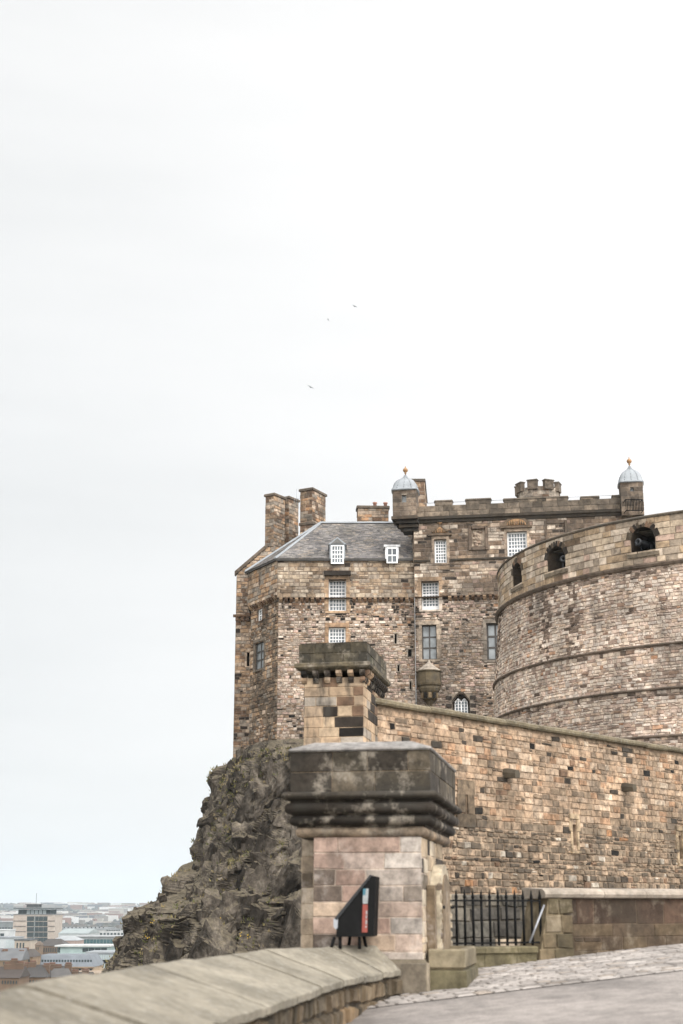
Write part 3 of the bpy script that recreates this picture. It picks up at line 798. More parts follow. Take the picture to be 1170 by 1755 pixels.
# ================================================================== CASTLE TOWER (battlemented block)
tower = thing('castle_tower', (12, 104, 8.0), 'battlemented castle tower block with two lead domed turrets', 'castle')
T0 = (XT, 104.55); T1 = (22.4, 101.9)
fT = Face(T0, T1); fTu = Face((T0[0] - .03, T0[1] - .3), (T1[0], T1[1] - .3))
zcT = fT.px(790, 1022)[1]
zs = fTu.px(760, 890)[1]; zcr = fTu.px(790, 866)[1]
rw5 = fT.rect(722, 996, 752, 1045); rw5u = fTu.rect(722, 996, 752, 1045)
rw6 = fTu.rect(744, 924, 765, 965); rw7 = fTu.rect(869, 911, 903, 960)
rw8 = fT.rect(723, 1071, 748, 1130); rw9 = fT.rect(834, 1068, 864, 1131)
rwl = fT.rect(775, 1189, 805, 1232)
mb = MB()
hl = [(rw5[0], rw5[1], rw5[2], zcT + .01), rw8, rw9, rwl]
backing(mb, fT.S, frange(0, fT.L, 2), frange(zbase, zcT, 2), hl, MORTAR, 0.6, 0.01)
masonry(mb, fT.S, 0, fT.L, zbase, zcT, (.11, .25), (.16, .48), (.02, .06), .024, .026, .022, lambda u, v, r: rub_color(u + 10, v, r), [grow(h, .03) for h in hl], rng, sneck=.22)
surround(mb, fT, hl[0], .2, .06, LIGHT, rng, top=False); surround(mb, fT, rw8, .26, .06, C(188, 170, 150), rng); surround(mb, fT, rw9, .26, .06, GREY, rng)
surround(mb, fT, rwl, .22, .05, GREY, rng, top=False)
hu = [(rw5u[0], rw5u[1], zcT - .01, rw5u[3]), rw6, rw7]
pan = fTu.rect(808, 907, 831, 938)
backing(mb, fTu.S, frange(0, fTu.L, 2), frange(zcT, zs, 2), hu + [pan], MORTAR, 0.6, 0.01)
masonry(mb, fTu.S, 0, fTu.L, zcT, zs, (.2, .38), (.3, .95), (.02, .055), .026, .018, .022, ash_color, [grow(h, .03) for h in hu + [pan]], rng, sneck=.1)
surround(mb, fTu, hu[0], .26, .05, TAN, rng, bottom=False); surround(mb, fTu, rw6, .2, .06, BEIGE, rng); surround(mb, fTu, rw7, .2, .06, BEIGE, rng)
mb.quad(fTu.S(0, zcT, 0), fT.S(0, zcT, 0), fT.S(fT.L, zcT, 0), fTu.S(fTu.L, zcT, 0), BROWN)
# flanks and back
fTl = Face((T0[0] - .03, 124), (T0[0] - .03, T0[1] - .3))
backing(mb, fTl.S, [0, fTl.L], [zbase, zs], [], GREY)
masonry(mb, fTl.S, 6, fTl.L, ze - 1, zs, (.28, .42), (.5, 1.1), (.02, .05), .03, .012, .02, ash_color, (), rng)
fTr = Face((T1[0], T1[1] - .3), (T1[0] + 3, 124)); backing(mb, fTr.S, [0, fTr.L], [zbase, zs], [], GREY)
mb.poly([(T0[0], T0[1], zs), (T1[0], T1[1], zs), (T1[0] + 3, 124, zs), (T0[0], 124, zs)], GREY)
mb.build('wall', M['ashlar'], tower)
uco = fT.px(766, 1022)[0]; corbels(fT, uco, fT.L, zcT, 34, tower)
# parapet with merlons
mb = MB()
def parap(u0, u1, z0, z1, th=.5):
    mb.prism([fTu.S(u0, z0, .16), fTu.S(u1, z0, .16), fTu.S(u1, z1, .16), fTu.S(u0, z1, .16)], [fTu.S(u0, z0, .16 - th), fTu.S(u1, z0, .16 - th), fTu.S(u1, z1, .16 - th), fTu.S(u0, z1, .16 - th)], C(128, 115, 100))
    class Fo: pass
    masonry(mb, lambda u, v, d: fTu.S(u, v, .162 + d), u0, u1, z0, z1, (.3, .42), (.5, 1.1), (.015, .03), .025, .008, .015, lambda u, v, r: pick(r, [(4, C(126, 114, 100)), (4, C(146, 131, 114)), (3, C(104, 94, 82)), (1, BEIGE)]), (), rng)
parap(0, fTu.L, zs + .2, zcr)
mz = zcr + .62
for a, b_, yt in ((745, 775, 857), (798, 841, 854), (863, 973, 852), (995, 1026, 850), (1049, 1066, 848)):
    u0, u1 = fTu.px(a, 860)[0], fTu.px(b_, 856)[0]
    zt = fTu.px((a + b_) / 2, yt, .16)[1]
    parap(u0, u1, zcr, zt - .12)
    p = [fTu.S(u0 - .06, zt - .12, .24), fTu.S(u1 + .06, zt - .12, .24), fTu.S(u1 + .06, zt - .12, -.42), fTu.S(u0 - .06, zt - .12, -.42)]
    q = [fTu.S(u0, zt, .18), fTu.S(u1, zt, .18), fTu.S(u1, zt, -.36), fTu.S(u0, zt, -.36)]
    mb.prism(p, q, C(110, 99, 86))
mb.build('parapet', M['ashlar'], tower)
mb = MB()
sweep(mb, fTu.S, [0, fTu.L], [(0, zs - .28), (.14, zs - .26), (.2, zs - .1), (.34, zs - .02), (.36, zs + .16), (0, zs + .24)], C(74, 66, 57))
mb.build('cornice', M['trim'], tower)
mb = MB()
zs2 = fTu.px(800, 959)[1]
sweep(mb, fTu.S, [0, rw6[0] - .3], [(0, zs2 - .1), (.14, zs2 - .06), (.16, zs2 + .06), (0, zs2 + .12)], C(86, 77, 66))
sweep(mb, fTu.S, [rw6[1] + .3, fTu.L], [(0, zs2 - .1), (.14, zs2 - .06), (.16, zs2 + .06), (0, zs2 + .12)], C(86, 77, 66))
mb.build('string_course', M['trim'], tower)
# guard wire across the crenels
mb = MB(); z_ = fTu.px(790, 860)[1]; mb.tube(fTu.S(.8, z_, .0), fTu.S(fTu.L - .5, z_, .0), .02, 5); mb.build('guard_rail', M['steel'], tower)
# windows
window(tower, fT, rw5, 5, 8, -.36, sill=.22); window(tower, fTu, rw6, 4, 7, -.36); window(tower, fTu, rw7, 6, 7, -.36)
window(tower, fT, rw8, 2, 3, -.3, bar=.1, frame=.07, mat='darkframe', glass='leadglass', name='leaded_window', mid=False)
window(tower, fT, rw9, 2, 3, -.3, bar=.14, frame=.12, mat='darkframe', glass='leadglass', name='leaded_window', mid=False)
# carved panel
mb = MB(); S = fTu.S; u0, u1, v0, v1 = pan
mb.quad(S(u0, v0, -.15), S(u1, v0, -.15), S(u1, v1, -.15), S(u0, v1, -.15), C(190, 172, 152))
for k in range(16):
    a = rng.uniform(u0 + .2, u1 - .2); b_ = rng.uniform(v0 + .2, v1 - .2); w_ = rng.uniform(.1, .3); h_ = rng.uniform(.06, .16)
    mb.prism([S(a - w_, b_ - h_, -.15), S(a + w_, b_ - h_, -.15), S(a + w_, b_ + h_, -.15), S(a - w_, b_ + h_, -.15)], [S(a - w_ * .4, b_ - h_ * .4, -.05), S(a + w_ * .4, b_ - h_ * .4, -.05), S(a + w_ * .4, b_ + h_ * .4, -.05), S(a - w_ * .4, b_ + h_ * .4, -.05)], pick(rng, [(1, C(196, 176, 156)), (1, C(168, 146, 128))]))
for (a, b_, c_, e) in ((u0 - .25, u0, v0 - .25, v1 + .25), (u1, u1 + .25, v0 - .25, v1 + .25), (u0, u1, v1, v1 + .25), (u0, u1, v0 - .25, v0)):
    mb.prism([S(a, c_, 0), S(b_, c_, 0), S(b_, e, 0), S(a, e, 0)], [S(a + .03, c_ + .03, .14), S(b_ - .03, c_ + .03, .14), S(b_ - .03, e - .03, .14), S(a + .03, e - .03, .14)], C(118, 102, 88))
mb.build('carved_panel', M['ashlar'], tower)
# blank panel further right, half behind the battery
pan2 = fTu.rect(938, 898, 968, 935); mb = MB(); u0, u1, v0, v1 = pan2
for (a, b_, c_, e) in ((u0 - .2, u0, v0 - .25, v1 + .25), (u1, u1 + .2, v0 - .25, v1 + .25), (u0, u1, v1, v1 + .25)):
    mb.prism([S(a, c_, 0), S(b_, c_, 0), S(b_, e, 0), S(a, e, 0)], [S(a + .03, c_ + .03, .16), S(b_ - .03, c_ + .03, .16), S(b_ - .03, e - .03, .16), S(a + .03, e - .03, .16)], C(104, 90, 77))
mb.build('panel_frame', M['ashlar'], tower)
# pediments
def pediment(r, arched):
    u0, u1, v1 = r[0] - .3, r[1] + .3, r[3] + .38; um = (u0 + u1) / 2; S = fTu.S; mb = MB(); n = 12
    if arched: arc = [(um + (u1 - um) * math.cos(math.pi * i / n), v1 + .75 * math.sin(math.pi * i / n)) for i in range(n + 1)]
    else: arc = [(u1, v1), (um, v1 + .72), (u0, v1)]
    mb.prism([S(u, v, .0) for u, v in arc], [S(u, v, .16) for u, v in arc], C(120, 102, 84))
    mb.prism([S(u0 - .12, v1 - .14, 0), S(u1 + .12, v1 - .14, 0), S(u1 + .12, v1, 0), S(u0 - .12, v1, 0)], [S(u0 - .12, v1 - .14, .26), S(u1 + .12, v1 - .14, .26), S(u1 + .12, v1, .26), S(u0 - .12, v1, .26)], C(120, 102, 84))
    o = mb.build('pediment', M['ashlar'], tower)
    g = MB()
    in_ = [(um + (u - um) * .72, v1 + .07 + (v - v1) * .68) for u, v in arc]
    g.prism([S(u, v, .15) for u, v in in_], [S(um + (u - um) * .9, v1 + .1 + (v - v1 - .07) * .86, .2) for u, v in in_])
    zt = v1 + (.72 if arched else .66)
    g.tube(S(um, zt, .1), S(um, zt + .4, .1), .05, 5)
    g.tube(S(um - .18, zt + .2, .1), S(um + .18, zt + .2, .1), .04, 5)
    g.build('gilded_ornament', M['gold'], o)
    sh = MB()
    sh.prism([S(um - .13, v1 + .2, .17), S(um, v1 + .08, .17), S(um + .13, v1 + .2, .17), S(um + .13, v1 + .38, .17), S(um - .13, v1 + .38, .17)], [S(um - .1, v1 + .2, .26), S(um, v1 + .1, .26), S(um + .1, v1 + .2, .26), S(um + .1, v1 + .36, .26), S(um - .1, v1 + .36, .26)], C(130, 104, 80))
    sh.build('shield', M['ashlar'], o)
    for sg in (-1, 1):
        for k in range(3):
            uu = um + sg * (.24 + .16 * k); hh = (.30 - .08 * k) if not arched else (.40 - .07 * k); m4 = MB()
            m4.lathe(S(uu, v1 + .1, .2), [(.02, 0), (.07, .03), (.06, hh * .6), (.02, hh)], 6, C(120, 98, 70)); m4.build('scroll', M['ashlar'], o)
pediment(rw6, False); pediment(rw7, True)
# twin lancet window with pointed head
mb = MB(); u0, u1, v0, v1 = rwl; um = (u0 + u1) / 2; S = fT.S; n = 8
arc = []
for i in range(n + 1): t = i / n; arc.append((u0 + (um - u0) * t, v1 - .62 + .62 * math.sin(t * math.pi / 2)))
for i in range(1, n + 1): t = i / n; arc.append((um + (u1 - um) * t, v1 - .62 + .62 * math.cos(t * math.pi / 2)))
for (a, b_) in zip(arc, arc[1:]):
    mb.prism([S(a[0], a[1], .05), S(b_[0], b_[1], .05), S(b_[0], v1 + .02, .05), S(a[0], v1 + .02, .05)], [S(a[0], a[1], -.25), S(b_[0], b_[1], -.25), S(b_[0], v1 + .02, -.25), S(a[0], v1 + .02, -.25)], C(150, 136, 120))
    mb.prism([S(a[0], a[1], .02), S(b_[0], b_[1], .02), S(b_[0], b_[1] + .14, .02), S(a[0], a[1] + .14, .02)], [S(a[0], a[1], .14), S(b_[0], b_[1], .14), S(b_[0], b_[1] + .14, .14), S(a[0], a[1] + .14, .14)], C(86, 76, 66))
for k in range(6):
    for sd in (u0 - .45, u1 + .03):
        if k % 2: mb.prism([S(sd, v0 + k * .28, .03), S(sd + .42, v0 + k * .28, .03), S(sd + .42, v0 + k * .28 + .27, .03), S(sd, v0 + k * .28 + .27, .03)], [S(sd, v0 + k * .28, .09), S(sd + .42, v0 + k * .28, .09), S(sd + .42, v0 + k * .28 + .27, .09), S(sd, v0 + k * .28 + .27, .09)], DARK)
mb.prism([S(u0, v0, -.3), S(u1, v0, -.3), S(u1, v1, -.3), S(u0, v1, -.3)], [S(u0, v0, -.24), S(u1, v0, -.24), S(u1, v1, -.24), S(u0, v1, -.24)], C(60, 54, 48))
lan = mb.build('arched_window', M['rubble'], tower)
g = MB(); fr = MB()
for c_ in (u0 + .42, u1 - .42):
    w_ = .27; zt = v1 - .75
    pts = [(c_ - w_, v0 + .02), (c_ + w_, v0 + .02), (c_ + w_, zt), (c_ + w_ * .6, zt + .25), (c_, zt + .42), (c_ - w_ * .6, zt + .25), (c_ - w_, zt)]
    g.prism([S(u, v, -.24) for u, v in pts], [S(u, v, -.215) for u, v in pts])
    for k in range(3):
        uu = c_ - w_ + .04 + k * (w_ - .04); top_ = zt + (.36 if k == 1 else .02)
        fr.tube(S(uu, v0, -.2), S(uu, top_, -.2), .03, 5)
    for k in range(6): fr.tube(S(c_ - w_, v0 + .2 + k * .22, -.2), S(c_ + w_, v0 + .2 + k * .22, -.2), .018, 5)
    for (a, b_) in zip(pts[2:], pts[3:]): fr.tube(S(a[0], a[1], -.2), S(b_[0], b_[1], -.2), .035, 5)
g.build('pane', M['glass'], lan); fr.build('glazing_bars', M['white'], lan)
# small round oriel turret hanging on the wall
uo, _ = fT.px(735.5, 1160); c_ = fT.S(uo, 0, .12)
zz = lambda y: fT.px(736, y, .5)[1]
mb = MB(); H = lambda y: zz(y)
RB = .93
mb.lathe((c_.x, c_.y, 0), [(.12, H(1210)), (.2, H(1206)), (.34, H(1201)), (.55, H(1197)), (.58, H(1190)), (.62, H(1187)), (.74, H(1184)), (.82, H(1180)), (.80, H(1176)), (.9, H(1174)), (RB, H(1171)), (RB - .02, H(1152)), (RB + .06, H(1151)), (RB + .06, H(1149))], 10, C(104, 92, 72), smooth=False)
ori = mb.build('oriel_turret', M['trim'], tower)
mb = MB(); mb.lathe((c_.x, c_.y, 0), [(RB + .04, H(1149)), (.5, H(1141)), (.12, H(1134)), (.05, H(1130)), (.02, H(1129))], 10, C(176, 164, 150), smooth=False)
mb.build('cone_roof', M['rubble'], ori)
mb = MB()
for k in range(5):
    a = math.radians(-150 + k * 30); mb.prism(*[[(c_.x + rr * math.cos(a + s), c_.y + rr * math.sin(a + s), z) for s, z in ((-.16, H(1196)), (.16, H(1196)), (.16, H(1187)), (-.16, H(1187)))] for rr in (.45, .68)], BLACK if k % 2 else C(140, 120, 92))
mb.build('corbel_ring', M['trim'], ori)

# corner turrets with lead domes
def cap_turret(xa, xb, y_eave, y_bot, y_corb, y_dome, Y, rot, win, off=0):
    ca = W((xa + xb) / 2, y_eave, Y); w_ = W(xb, y_eave, Y).x - W(xa, y_eave, Y).x
    zb, ze_ = W(xa, y_bot, Y).z, W(xa, y_eave, Y).z
    mb = MB(); cr, sr = math.cos(rot), math.sin(rot); c = (ca.x, Y + w_ / 2)
    def P(x, y): return (c[0] + x * cr - y * sr, c[1] + x * sr + y * cr)
    h = w_ / 2 * .86
    q = [P(-h, -h), P(h, -h), P(h, h), P(-h, h)]
    hole = None
    for i in range(4):
        F = Face(q[i], q[(i + 1) % 4]); hs = []
        if i == 0: hole = F.rect(*win); hs = [hole]; F0 = F
        backing(mb, F.S, [0, F.L], [zb, ze_], hs, GREY, .3, .004)
        masonry(mb, F.S, -.02, F.L + .02, zb, ze_, (.28, .4), (.45, .9), (.015, .035), .02, .008, .015, lambda u, v, r: pick(r, [(4, C(140, 124, 108)), (4, C(124, 108, 93)), (2, C(156, 138, 120)), (2, C(104, 92, 80))]), hs, rng)
    mb.poly([(p[0], p[1], ze_) for p in q], GREY)
    o = mb.build('corner_turret', M['ashlar'], tower)
    mb = MB()
    if y_corb:
        n = 4
        for k in range(n):
            t = 1 - (k + 1) / (n + 1); zt = zb - (zb - W(xa, y_corb, Y).z) * k / n; hh = (zb - W(xa, y_corb, Y).z) / n
            e = w_ * (.98 - .13 * k)
            cc = P(.12 * k * 1.0, .1 * k); mb.box((cc[0], cc[1], zt - hh + .02), e, e, hh - .02, rot, DARK if k % 2 else C(92, 80, 68), .05)
        mb.build('corbel_base', M['trim'], o)
    d = MB(); e = w_ / 2 * 1.02; zt = W(xa, y_dome, Y).z; H = zt - ze_
    prof = [(1.02, -.02), (1.0, .06), (.94, .1), (.90, .22), (.82, .40), (.66, .58), (.42, .72), (.22, .82), (.12, .92), (.06, 1.0)]
    def ring(s, z):                                    # rounded square
        out = []
        for i in range(32):
            a = 2 * math.pi * i / 32; ca_, sa_ = math.cos(a), math.sin(a); k = 1 / max(abs(ca_), abs(sa_))
            k = 1 + (k - 1) * .72
            p = P(e * s * ca_ * k, e * s * sa_ * k); out.append((p[0], p[1], ze_ + z * H))
        return out
    d.rings([ring(s, z) for s, z in prof], None, True, True, True)
    for i in range(12):
        a = 2 * math.pi * i / 12
        pp = []
        for s, z in prof[2:]:
            ca_, sa_ = math.cos(a), math.sin(a); k = 1 + (1 / max(abs(ca_), abs(sa_)) - 1) * .72
            p = P(e * s * ca_ * k, e * s * sa_ * k); pp.append(Vector((p[0], p[1], ze_ + z * H)))
        for p0, p1 in zip(pp, pp[1:]): d.tube(p0, p1, .03, 5)
    d.build('dome', M['lead'], o)
    f = MB(); cc = P(0, 0)
    f.lathe((cc[0], cc[1], zt - .1), [(.05, 0), (.04, .2), (.09, .24), (.05, .3), (.16, .4), (.2, .5), (.16, .62), (.06, .68), (.03, .82)], 12)
    f.build('gilded_finial', M['gold'], o)
    g = MB(); g.quad(*[F0.S(u, v, -.28) for u, v in ((hole[0], hole[2]), (hole[1], hole[2]), (hole[1], hole[3]), (hole[0], hole[3]))]); g.build('pane', M['leadglass'], o)
    return o
cap_turret(673, 719, 838, 883, 907, 808, 103.4, math.radians(-10), (688, 848, 696, 861))
cap_turret(1063, 1106, 825, 882, None, 793, 101.0, math.radians(-7), (1080, 835, 1086, 846))
# tall gable-end stack behind the left turret
mb = MB(); p0 = W(712, 830, 108); p1 = W(727, 830, 108); L_ = 6.3
q = [(p0.x - .6, 108), (p1.x, 108), (p1.x + .55, 108 + L_), (p0.x - .05, 108 + L_)]
zt = W(720, 825, 108).z
for i in range(4):
    F = Face(q[i], q[(i + 1) % 4]); backing(mb, F.S, [0, F.L], [zs - .5, zt], [], GREY, 0, 0)
    masonry(mb, F.S, -.02, F.L + .02, zs - .3, zt, (.26, .38), (.4, .8), (.02, .04), .025, .012, .02, chim, (), rng)
mb.prism([(p[0] + (.1 if i in (1, 2) else -.1), p[1] + (-.1 if i < 2 else .1), zt) for i, p in enumerate(q)], [(p[0] + (.08 if i in (1, 2) else -.08), p[1] + (-.08 if i < 2 else .08), zt + .2) for i, p in enumerate(q)], C(96, 86, 76))
mb.build('chimney', M['ashlar'], tower)
# small iron balcony railing on the right turret
mb = MB(); a = W(1073, 876, 100.4); b_ = W(1102, 876, 100.4); h = W(1073, 856, 100.4).z - a.z
for k in range(12):
    p = a.lerp(b_, k / 11); mb.tube(p, p + Vector((0, 0, h)), .028, 5)
for zz_ in (.06, h): mb.tube(a + Vector((0, 0, zz_)), b_ + Vector((0, 0, zz_)), .035, 5)
for e in (a, b_):
    for zz_ in (.06, h): mb.tube(e + Vector((0, 0, zz_)), e + Vector((0, 1.2, zz_)), .035, 5)
mb.build('iron_railing', M['iron'], tower)

# octagonal stair tower behind
oct_t = thing('octagonal_tower', (W(922, 850, 119).x, 119, zs), 'octagonal crenellated stair tower rising behind the battlements', 'tower')
oc = W(922, 848, 119); RO = (W(957, 848, 119).x - W(888, 848, 119).x) / 2 / .97
mb = MB(); z0 = W(922, 875, 119).z - 2; z1 = W(922, 832, 119 - RO).z; z2 = W(922, 822, 119 - RO).z; zl = W(922, 851, 119 - RO).z
ang = [math.pi / 8 + k * math.pi / 4 for k in range(8)]
q = [(oc.x + RO * math.cos(a), 119 + RO * math.sin(a)) for a in ang]
for i in range(8):
    F = Face(q[i], q[(i + 1) % 8]); backing(mb, F.S, [0, F.L], [z0, z1], [], GREY, 0, 0)
    masonry(mb, F.S, 0, F.L, z0, z1, (.28, .4), (.4, .8), (.015, .03), .025, .008, .015, lambda u, v, r: pick(r, [(4, C(168, 156, 142)), (3, C(146, 132, 118)), (1, BROWN)]), (), rng)
mb.build('wall', M['ashlar'], oct_t)
mb = MB(); mb.lathe((oc.x, 119, 0), [(RO, zl - .3), (RO + .14, zl - .2), (RO + .16, zl), (RO, zl + .06)], 8, C(84, 75, 66), math.pi / 8, False, False)
mb.build('cornice', M['trim'], oct_t)
mb = MB()
for i in range(8):
    p0 = Vector((q[i][0], q[i][1], 0)); p1 = Vector((q[(i + 1) % 8][0], q[(i + 1) % 8][1], 0)); cc = (p0 + p1) / 2
    a = math.atan2(p1.y - p0.y, p1.x - p0.x)
    for c0 in (p0,):
        vv = c0; aa = math.atan2(vv.y - 119, vv.x - oc.x)
        mb.box((vv.x * .975 + oc.x * .025, vv.y * .975 + 119 * .025, z1 - .3), .4, .86, z2 - z1 + .22, aa, C(120, 108, 95)); mb.box((vv.x * .975 + oc.x * .025, vv.y * .975 + 119 * .025, z2 - .08), .5, .95, .12, aa, C(104, 94, 83), .03)
mb.build('merlons', M['ashlar'], oct_t)

# ================================================================== HALF-ROUND BATTERY
BC = Vector((24.15, 82.5)); R0 = 14.75
TH0 = math.atan2(-BC.y, -BC.x)
def hit_cyl(x, y, R):
    r = ray(x, y); a = r.x ** 2 + r.y ** 2; b_ = r.x * BC.x + r.y * BC.y; c_ = BC.length_squared - R * R
    D = b_ * b_ - a * c_
    t = (b_ - math.sqrt(max(D, 0))) / a; p = r * t
    th = math.atan2(p.y - BC.y, p.x - BC.x); dth = (th - TH0 + math.pi) % (2 * math.pi) - math.pi
    return dth * R0, p.z
zT = hit_cyl(1169, 879, R0)[1]; zS1 = hit_cyl(1169, 961, R0)[1]; zS2 = hit_cyl(1169, 1103, R0)[1]; zS3 = hit_cyl(1169, 1180, R0)[1]; zS4 = hit_cyl(1169, 1262, R0)[1]
LEV = [(-4.0, R0 + .95), (zS4, R0 + .68), (zS3, R0 + .52), (zS2, R0 + .36), (zS1, R0 + .02), (zT, R0)]
def RV(v):
    for (a, ra), (b_, rb) in zip(LEV, LEV[1:]):
        if v <= b_: return ra + (rb - ra) * max(0, (v - a) / (b_ - a))
    return R0
def cylS(u, v, d=0.0):
    th = TH0 + u / R0; r = RV(v) + d
    return Vector((BC.x + r * math.cos(th), BC.y + r * math.sin(th), v))
U0, U1 = -27.0, 12.0
bat = thing('gun_battery', (BC.x, BC.y, 0), 'huge curved half round stone gun battery with embrasures in its parapet', 'battery')
def bat_color(u, v, r):
    n = noise.noise(Vector((u * 0.35, v * 0.5, 1.0)))
    if r.random() < 0.02 + .07 * max(0, n): return pick(r, [(3, C(150, 124, 106)), (1, C(110, 94, 82)), (.4, C(176, 134, 104))])
    if any(0 < z_ - v < .42 for z_ in (zS1, zS2, zS3, zS4)) and r.random() < .55: return pick(r, [(3, C(150, 132, 118)), (2, C(112, 97, 85)), (2, C(176, 156, 140))])  # darker stones under each string course: soot and its shadow put into their colour
    dv = zS1 - v
    if 0 < dv < 3.2:
        st = noise.noise(Vector((u * 1.1, v * .12, 5.0))) + .25 * noise.noise(Vector((u * 3.0, v * .3, 8.0)))
        if st > .12 + dv * .13 and r.random() < .75: return pick(r, [(3, C(124, 106, 92)), (2, C(96, 82, 71))])
    if v > zS2 and noise.noise(Vector((u * .9, v * .10, 15.0))) > .42 and r.random() < .6: return pick(r, [(3, C(130, 112, 98)), (1, C(96, 82, 71))])
    return pick(r, PAL_BAT)
# embrasures: (centre pixel x, y), half width, bottom and top
EMB = []
for (x, y, hw, yb, yt) in ((953, 957, .72, 982, 931), (1102, 930, .66, 948, 903), (862, 1000, .62, 1026, 972)):
    if x < 880: u = hit_cyl(x, y, R0)[0]; u = -14.9
    else: u = hit_cyl(x, y, R0)[0]
    if x == 1102: zb_, zt_ = hit_cyl(x, 948, R0)[1], hit_cyl(x, 903, R0)[1]
    EMB.append([u, hw])
for e in EMB: e += [zb_, zt_]
levels = [(-4.0, zS4), (zS4, zS3), (zS3, zS2), (zS2, zS1)]
for i, (a, b_) in enumerate(levels):
    mb = MB()
    mb.rings([[cylS(u, v, .005) for u in frange(U0, U1, .6)] for v in (a, b_)], C(176, 156, 142), False, False, False)
    lo = (.11, .22)
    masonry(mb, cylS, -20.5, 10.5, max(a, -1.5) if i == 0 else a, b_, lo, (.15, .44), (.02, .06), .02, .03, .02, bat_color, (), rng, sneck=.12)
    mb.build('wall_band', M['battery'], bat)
    mb = MB()
    pr = (.17, .09) if i < 3 else (.24, .16)
    sweep(mb, cylS, frange(U0, U1, .5), [(-.05, b_ - pr[1]), (pr[0] * .6, b_ - pr[1] * .8), (pr[0], b_ - .02), (pr[0], b_ + .03), (-.05, b_ + .1)], C(120, 106, 94), True)
    mb.build('string_course', M['battery'], bat)
# parapet with the gun openings
mb = MB()
hs = [(e[0] - e[1], e[0] + e[1], e[2], e[3]) for e in EMB]
zP = zS1 + .09
backing(mb, cylS, frange(U0, U1, .5), [zP, zT], hs, C(150, 134, 116), 1.7, .005, C(74, 64, 54))  # reveals darker than the face: soot and inner shade in one colour
masonry(mb, cylS, -20.5, 10.5, zP, zT, (.28, .40), (.45, 1.0), (.015, .045), .025, .012, .018, lambda u, v, r: pick(r, PAL_PAR), [grow(h, .02) for h in hs], rng)
for e in EMB:
    u, hw, zb_, zt_ = e; n = 10; rise = .62
    arc = [(u - hw + 2 * hw * i / n, zt_ - rise + rise * math.sqrt(max(0, 1 - ((i / n - .5) * 2) ** 2))) for i in range(n + 1)]
    for (a, b_) in zip(arc, arc[1:]):                  # stone filling above the arch
        mb.prism([cylS(a[0], a[1], .03), cylS(b_[0], b_[1], .03), cylS(b_[0], zt_ + .01, .03), cylS(a[0], zt_ + .01, .03)],
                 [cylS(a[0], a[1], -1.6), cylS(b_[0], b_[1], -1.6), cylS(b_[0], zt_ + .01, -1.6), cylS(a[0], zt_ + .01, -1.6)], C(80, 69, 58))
        mid = ((a[0] + b_[0]) / 2, (a[1] + b_[1]) / 2)
        nx, nz = (mid[0] - u) / hw, (mid[1] - (zt_ - rise)) / rise; l = math.hypot(nx, nz) or 1; nx /= l; nz /= l
        k = .30; da = .01
        mb.prism([cylS(a[0], a[1], .02), cylS(b_[0], b_[1], .02), cylS(b_[0] + nx * k, b_[1] + nz * k, .02), cylS(a[0] + nx * k, a[1] + nz * k, .02)],
                 [cylS(a[0] + da, a[1], .045), cylS(b_[0] - da, b_[1], .045), cylS(b_[0] + nx * k - da, b_[1] + nz * k, .045), cylS(a[0] + nx * k + da, a[1] + nz * k, .045)], pick(rng, [(3, DARK), (2, BROWN), (1, C(98, 86, 72))]))
    # sill
    mb.prism([cylS(u - hw - .2, zb_ - .2, .02), cylS(u + hw + .2, zb_ - .2, .02), cylS(u + hw + .2, zb_, .02), cylS(u - hw - .2, zb_, .02)], [cylS(u - hw - .2, zb_ - .2, .12), cylS(u + hw + .2, zb_ - .2, .12), cylS(u + hw + .2, zb_, .12), cylS(u - hw - .2, zb_, .12)], C(120, 108, 92))
mb.build('parapet', M['battery'], bat)
for e in EMB:
    u, hw, zb_, zt_ = e; mb = MB()
    mb.quad(cylS(u - hw - .1, zb_ - .1, -1.65), cylS(u + hw + .1, zb_ - .1, -1.65), cylS(u + hw + .1, zt_ + .1, -1.65), cylS(u - hw - .1, zt_ + .1, -1.65))
    mb.build('embrasure_dark_sheet', M['void'], bat)  # near-black sheet closing the hole; the unlit inside is put into its colour
mb = MB()
sweep(mb, cylS, frange(U0, U1, .5), [(-2.2, zT + .1), (-2.2, zT), (.07, zT), (.09, zT + .08), (-.06, zT + .17)], C(104, 93, 80), True)
mb.build('coping', M['trim'], bat)
mb = MB(); mb.poly([cylS(u, zT - .6, -.2) for u in frange(U0, U0 + 2 * math.pi * R0 - .01, 1.2)], GREY); mb.build('gun_platform', M['ashlar'], bat)
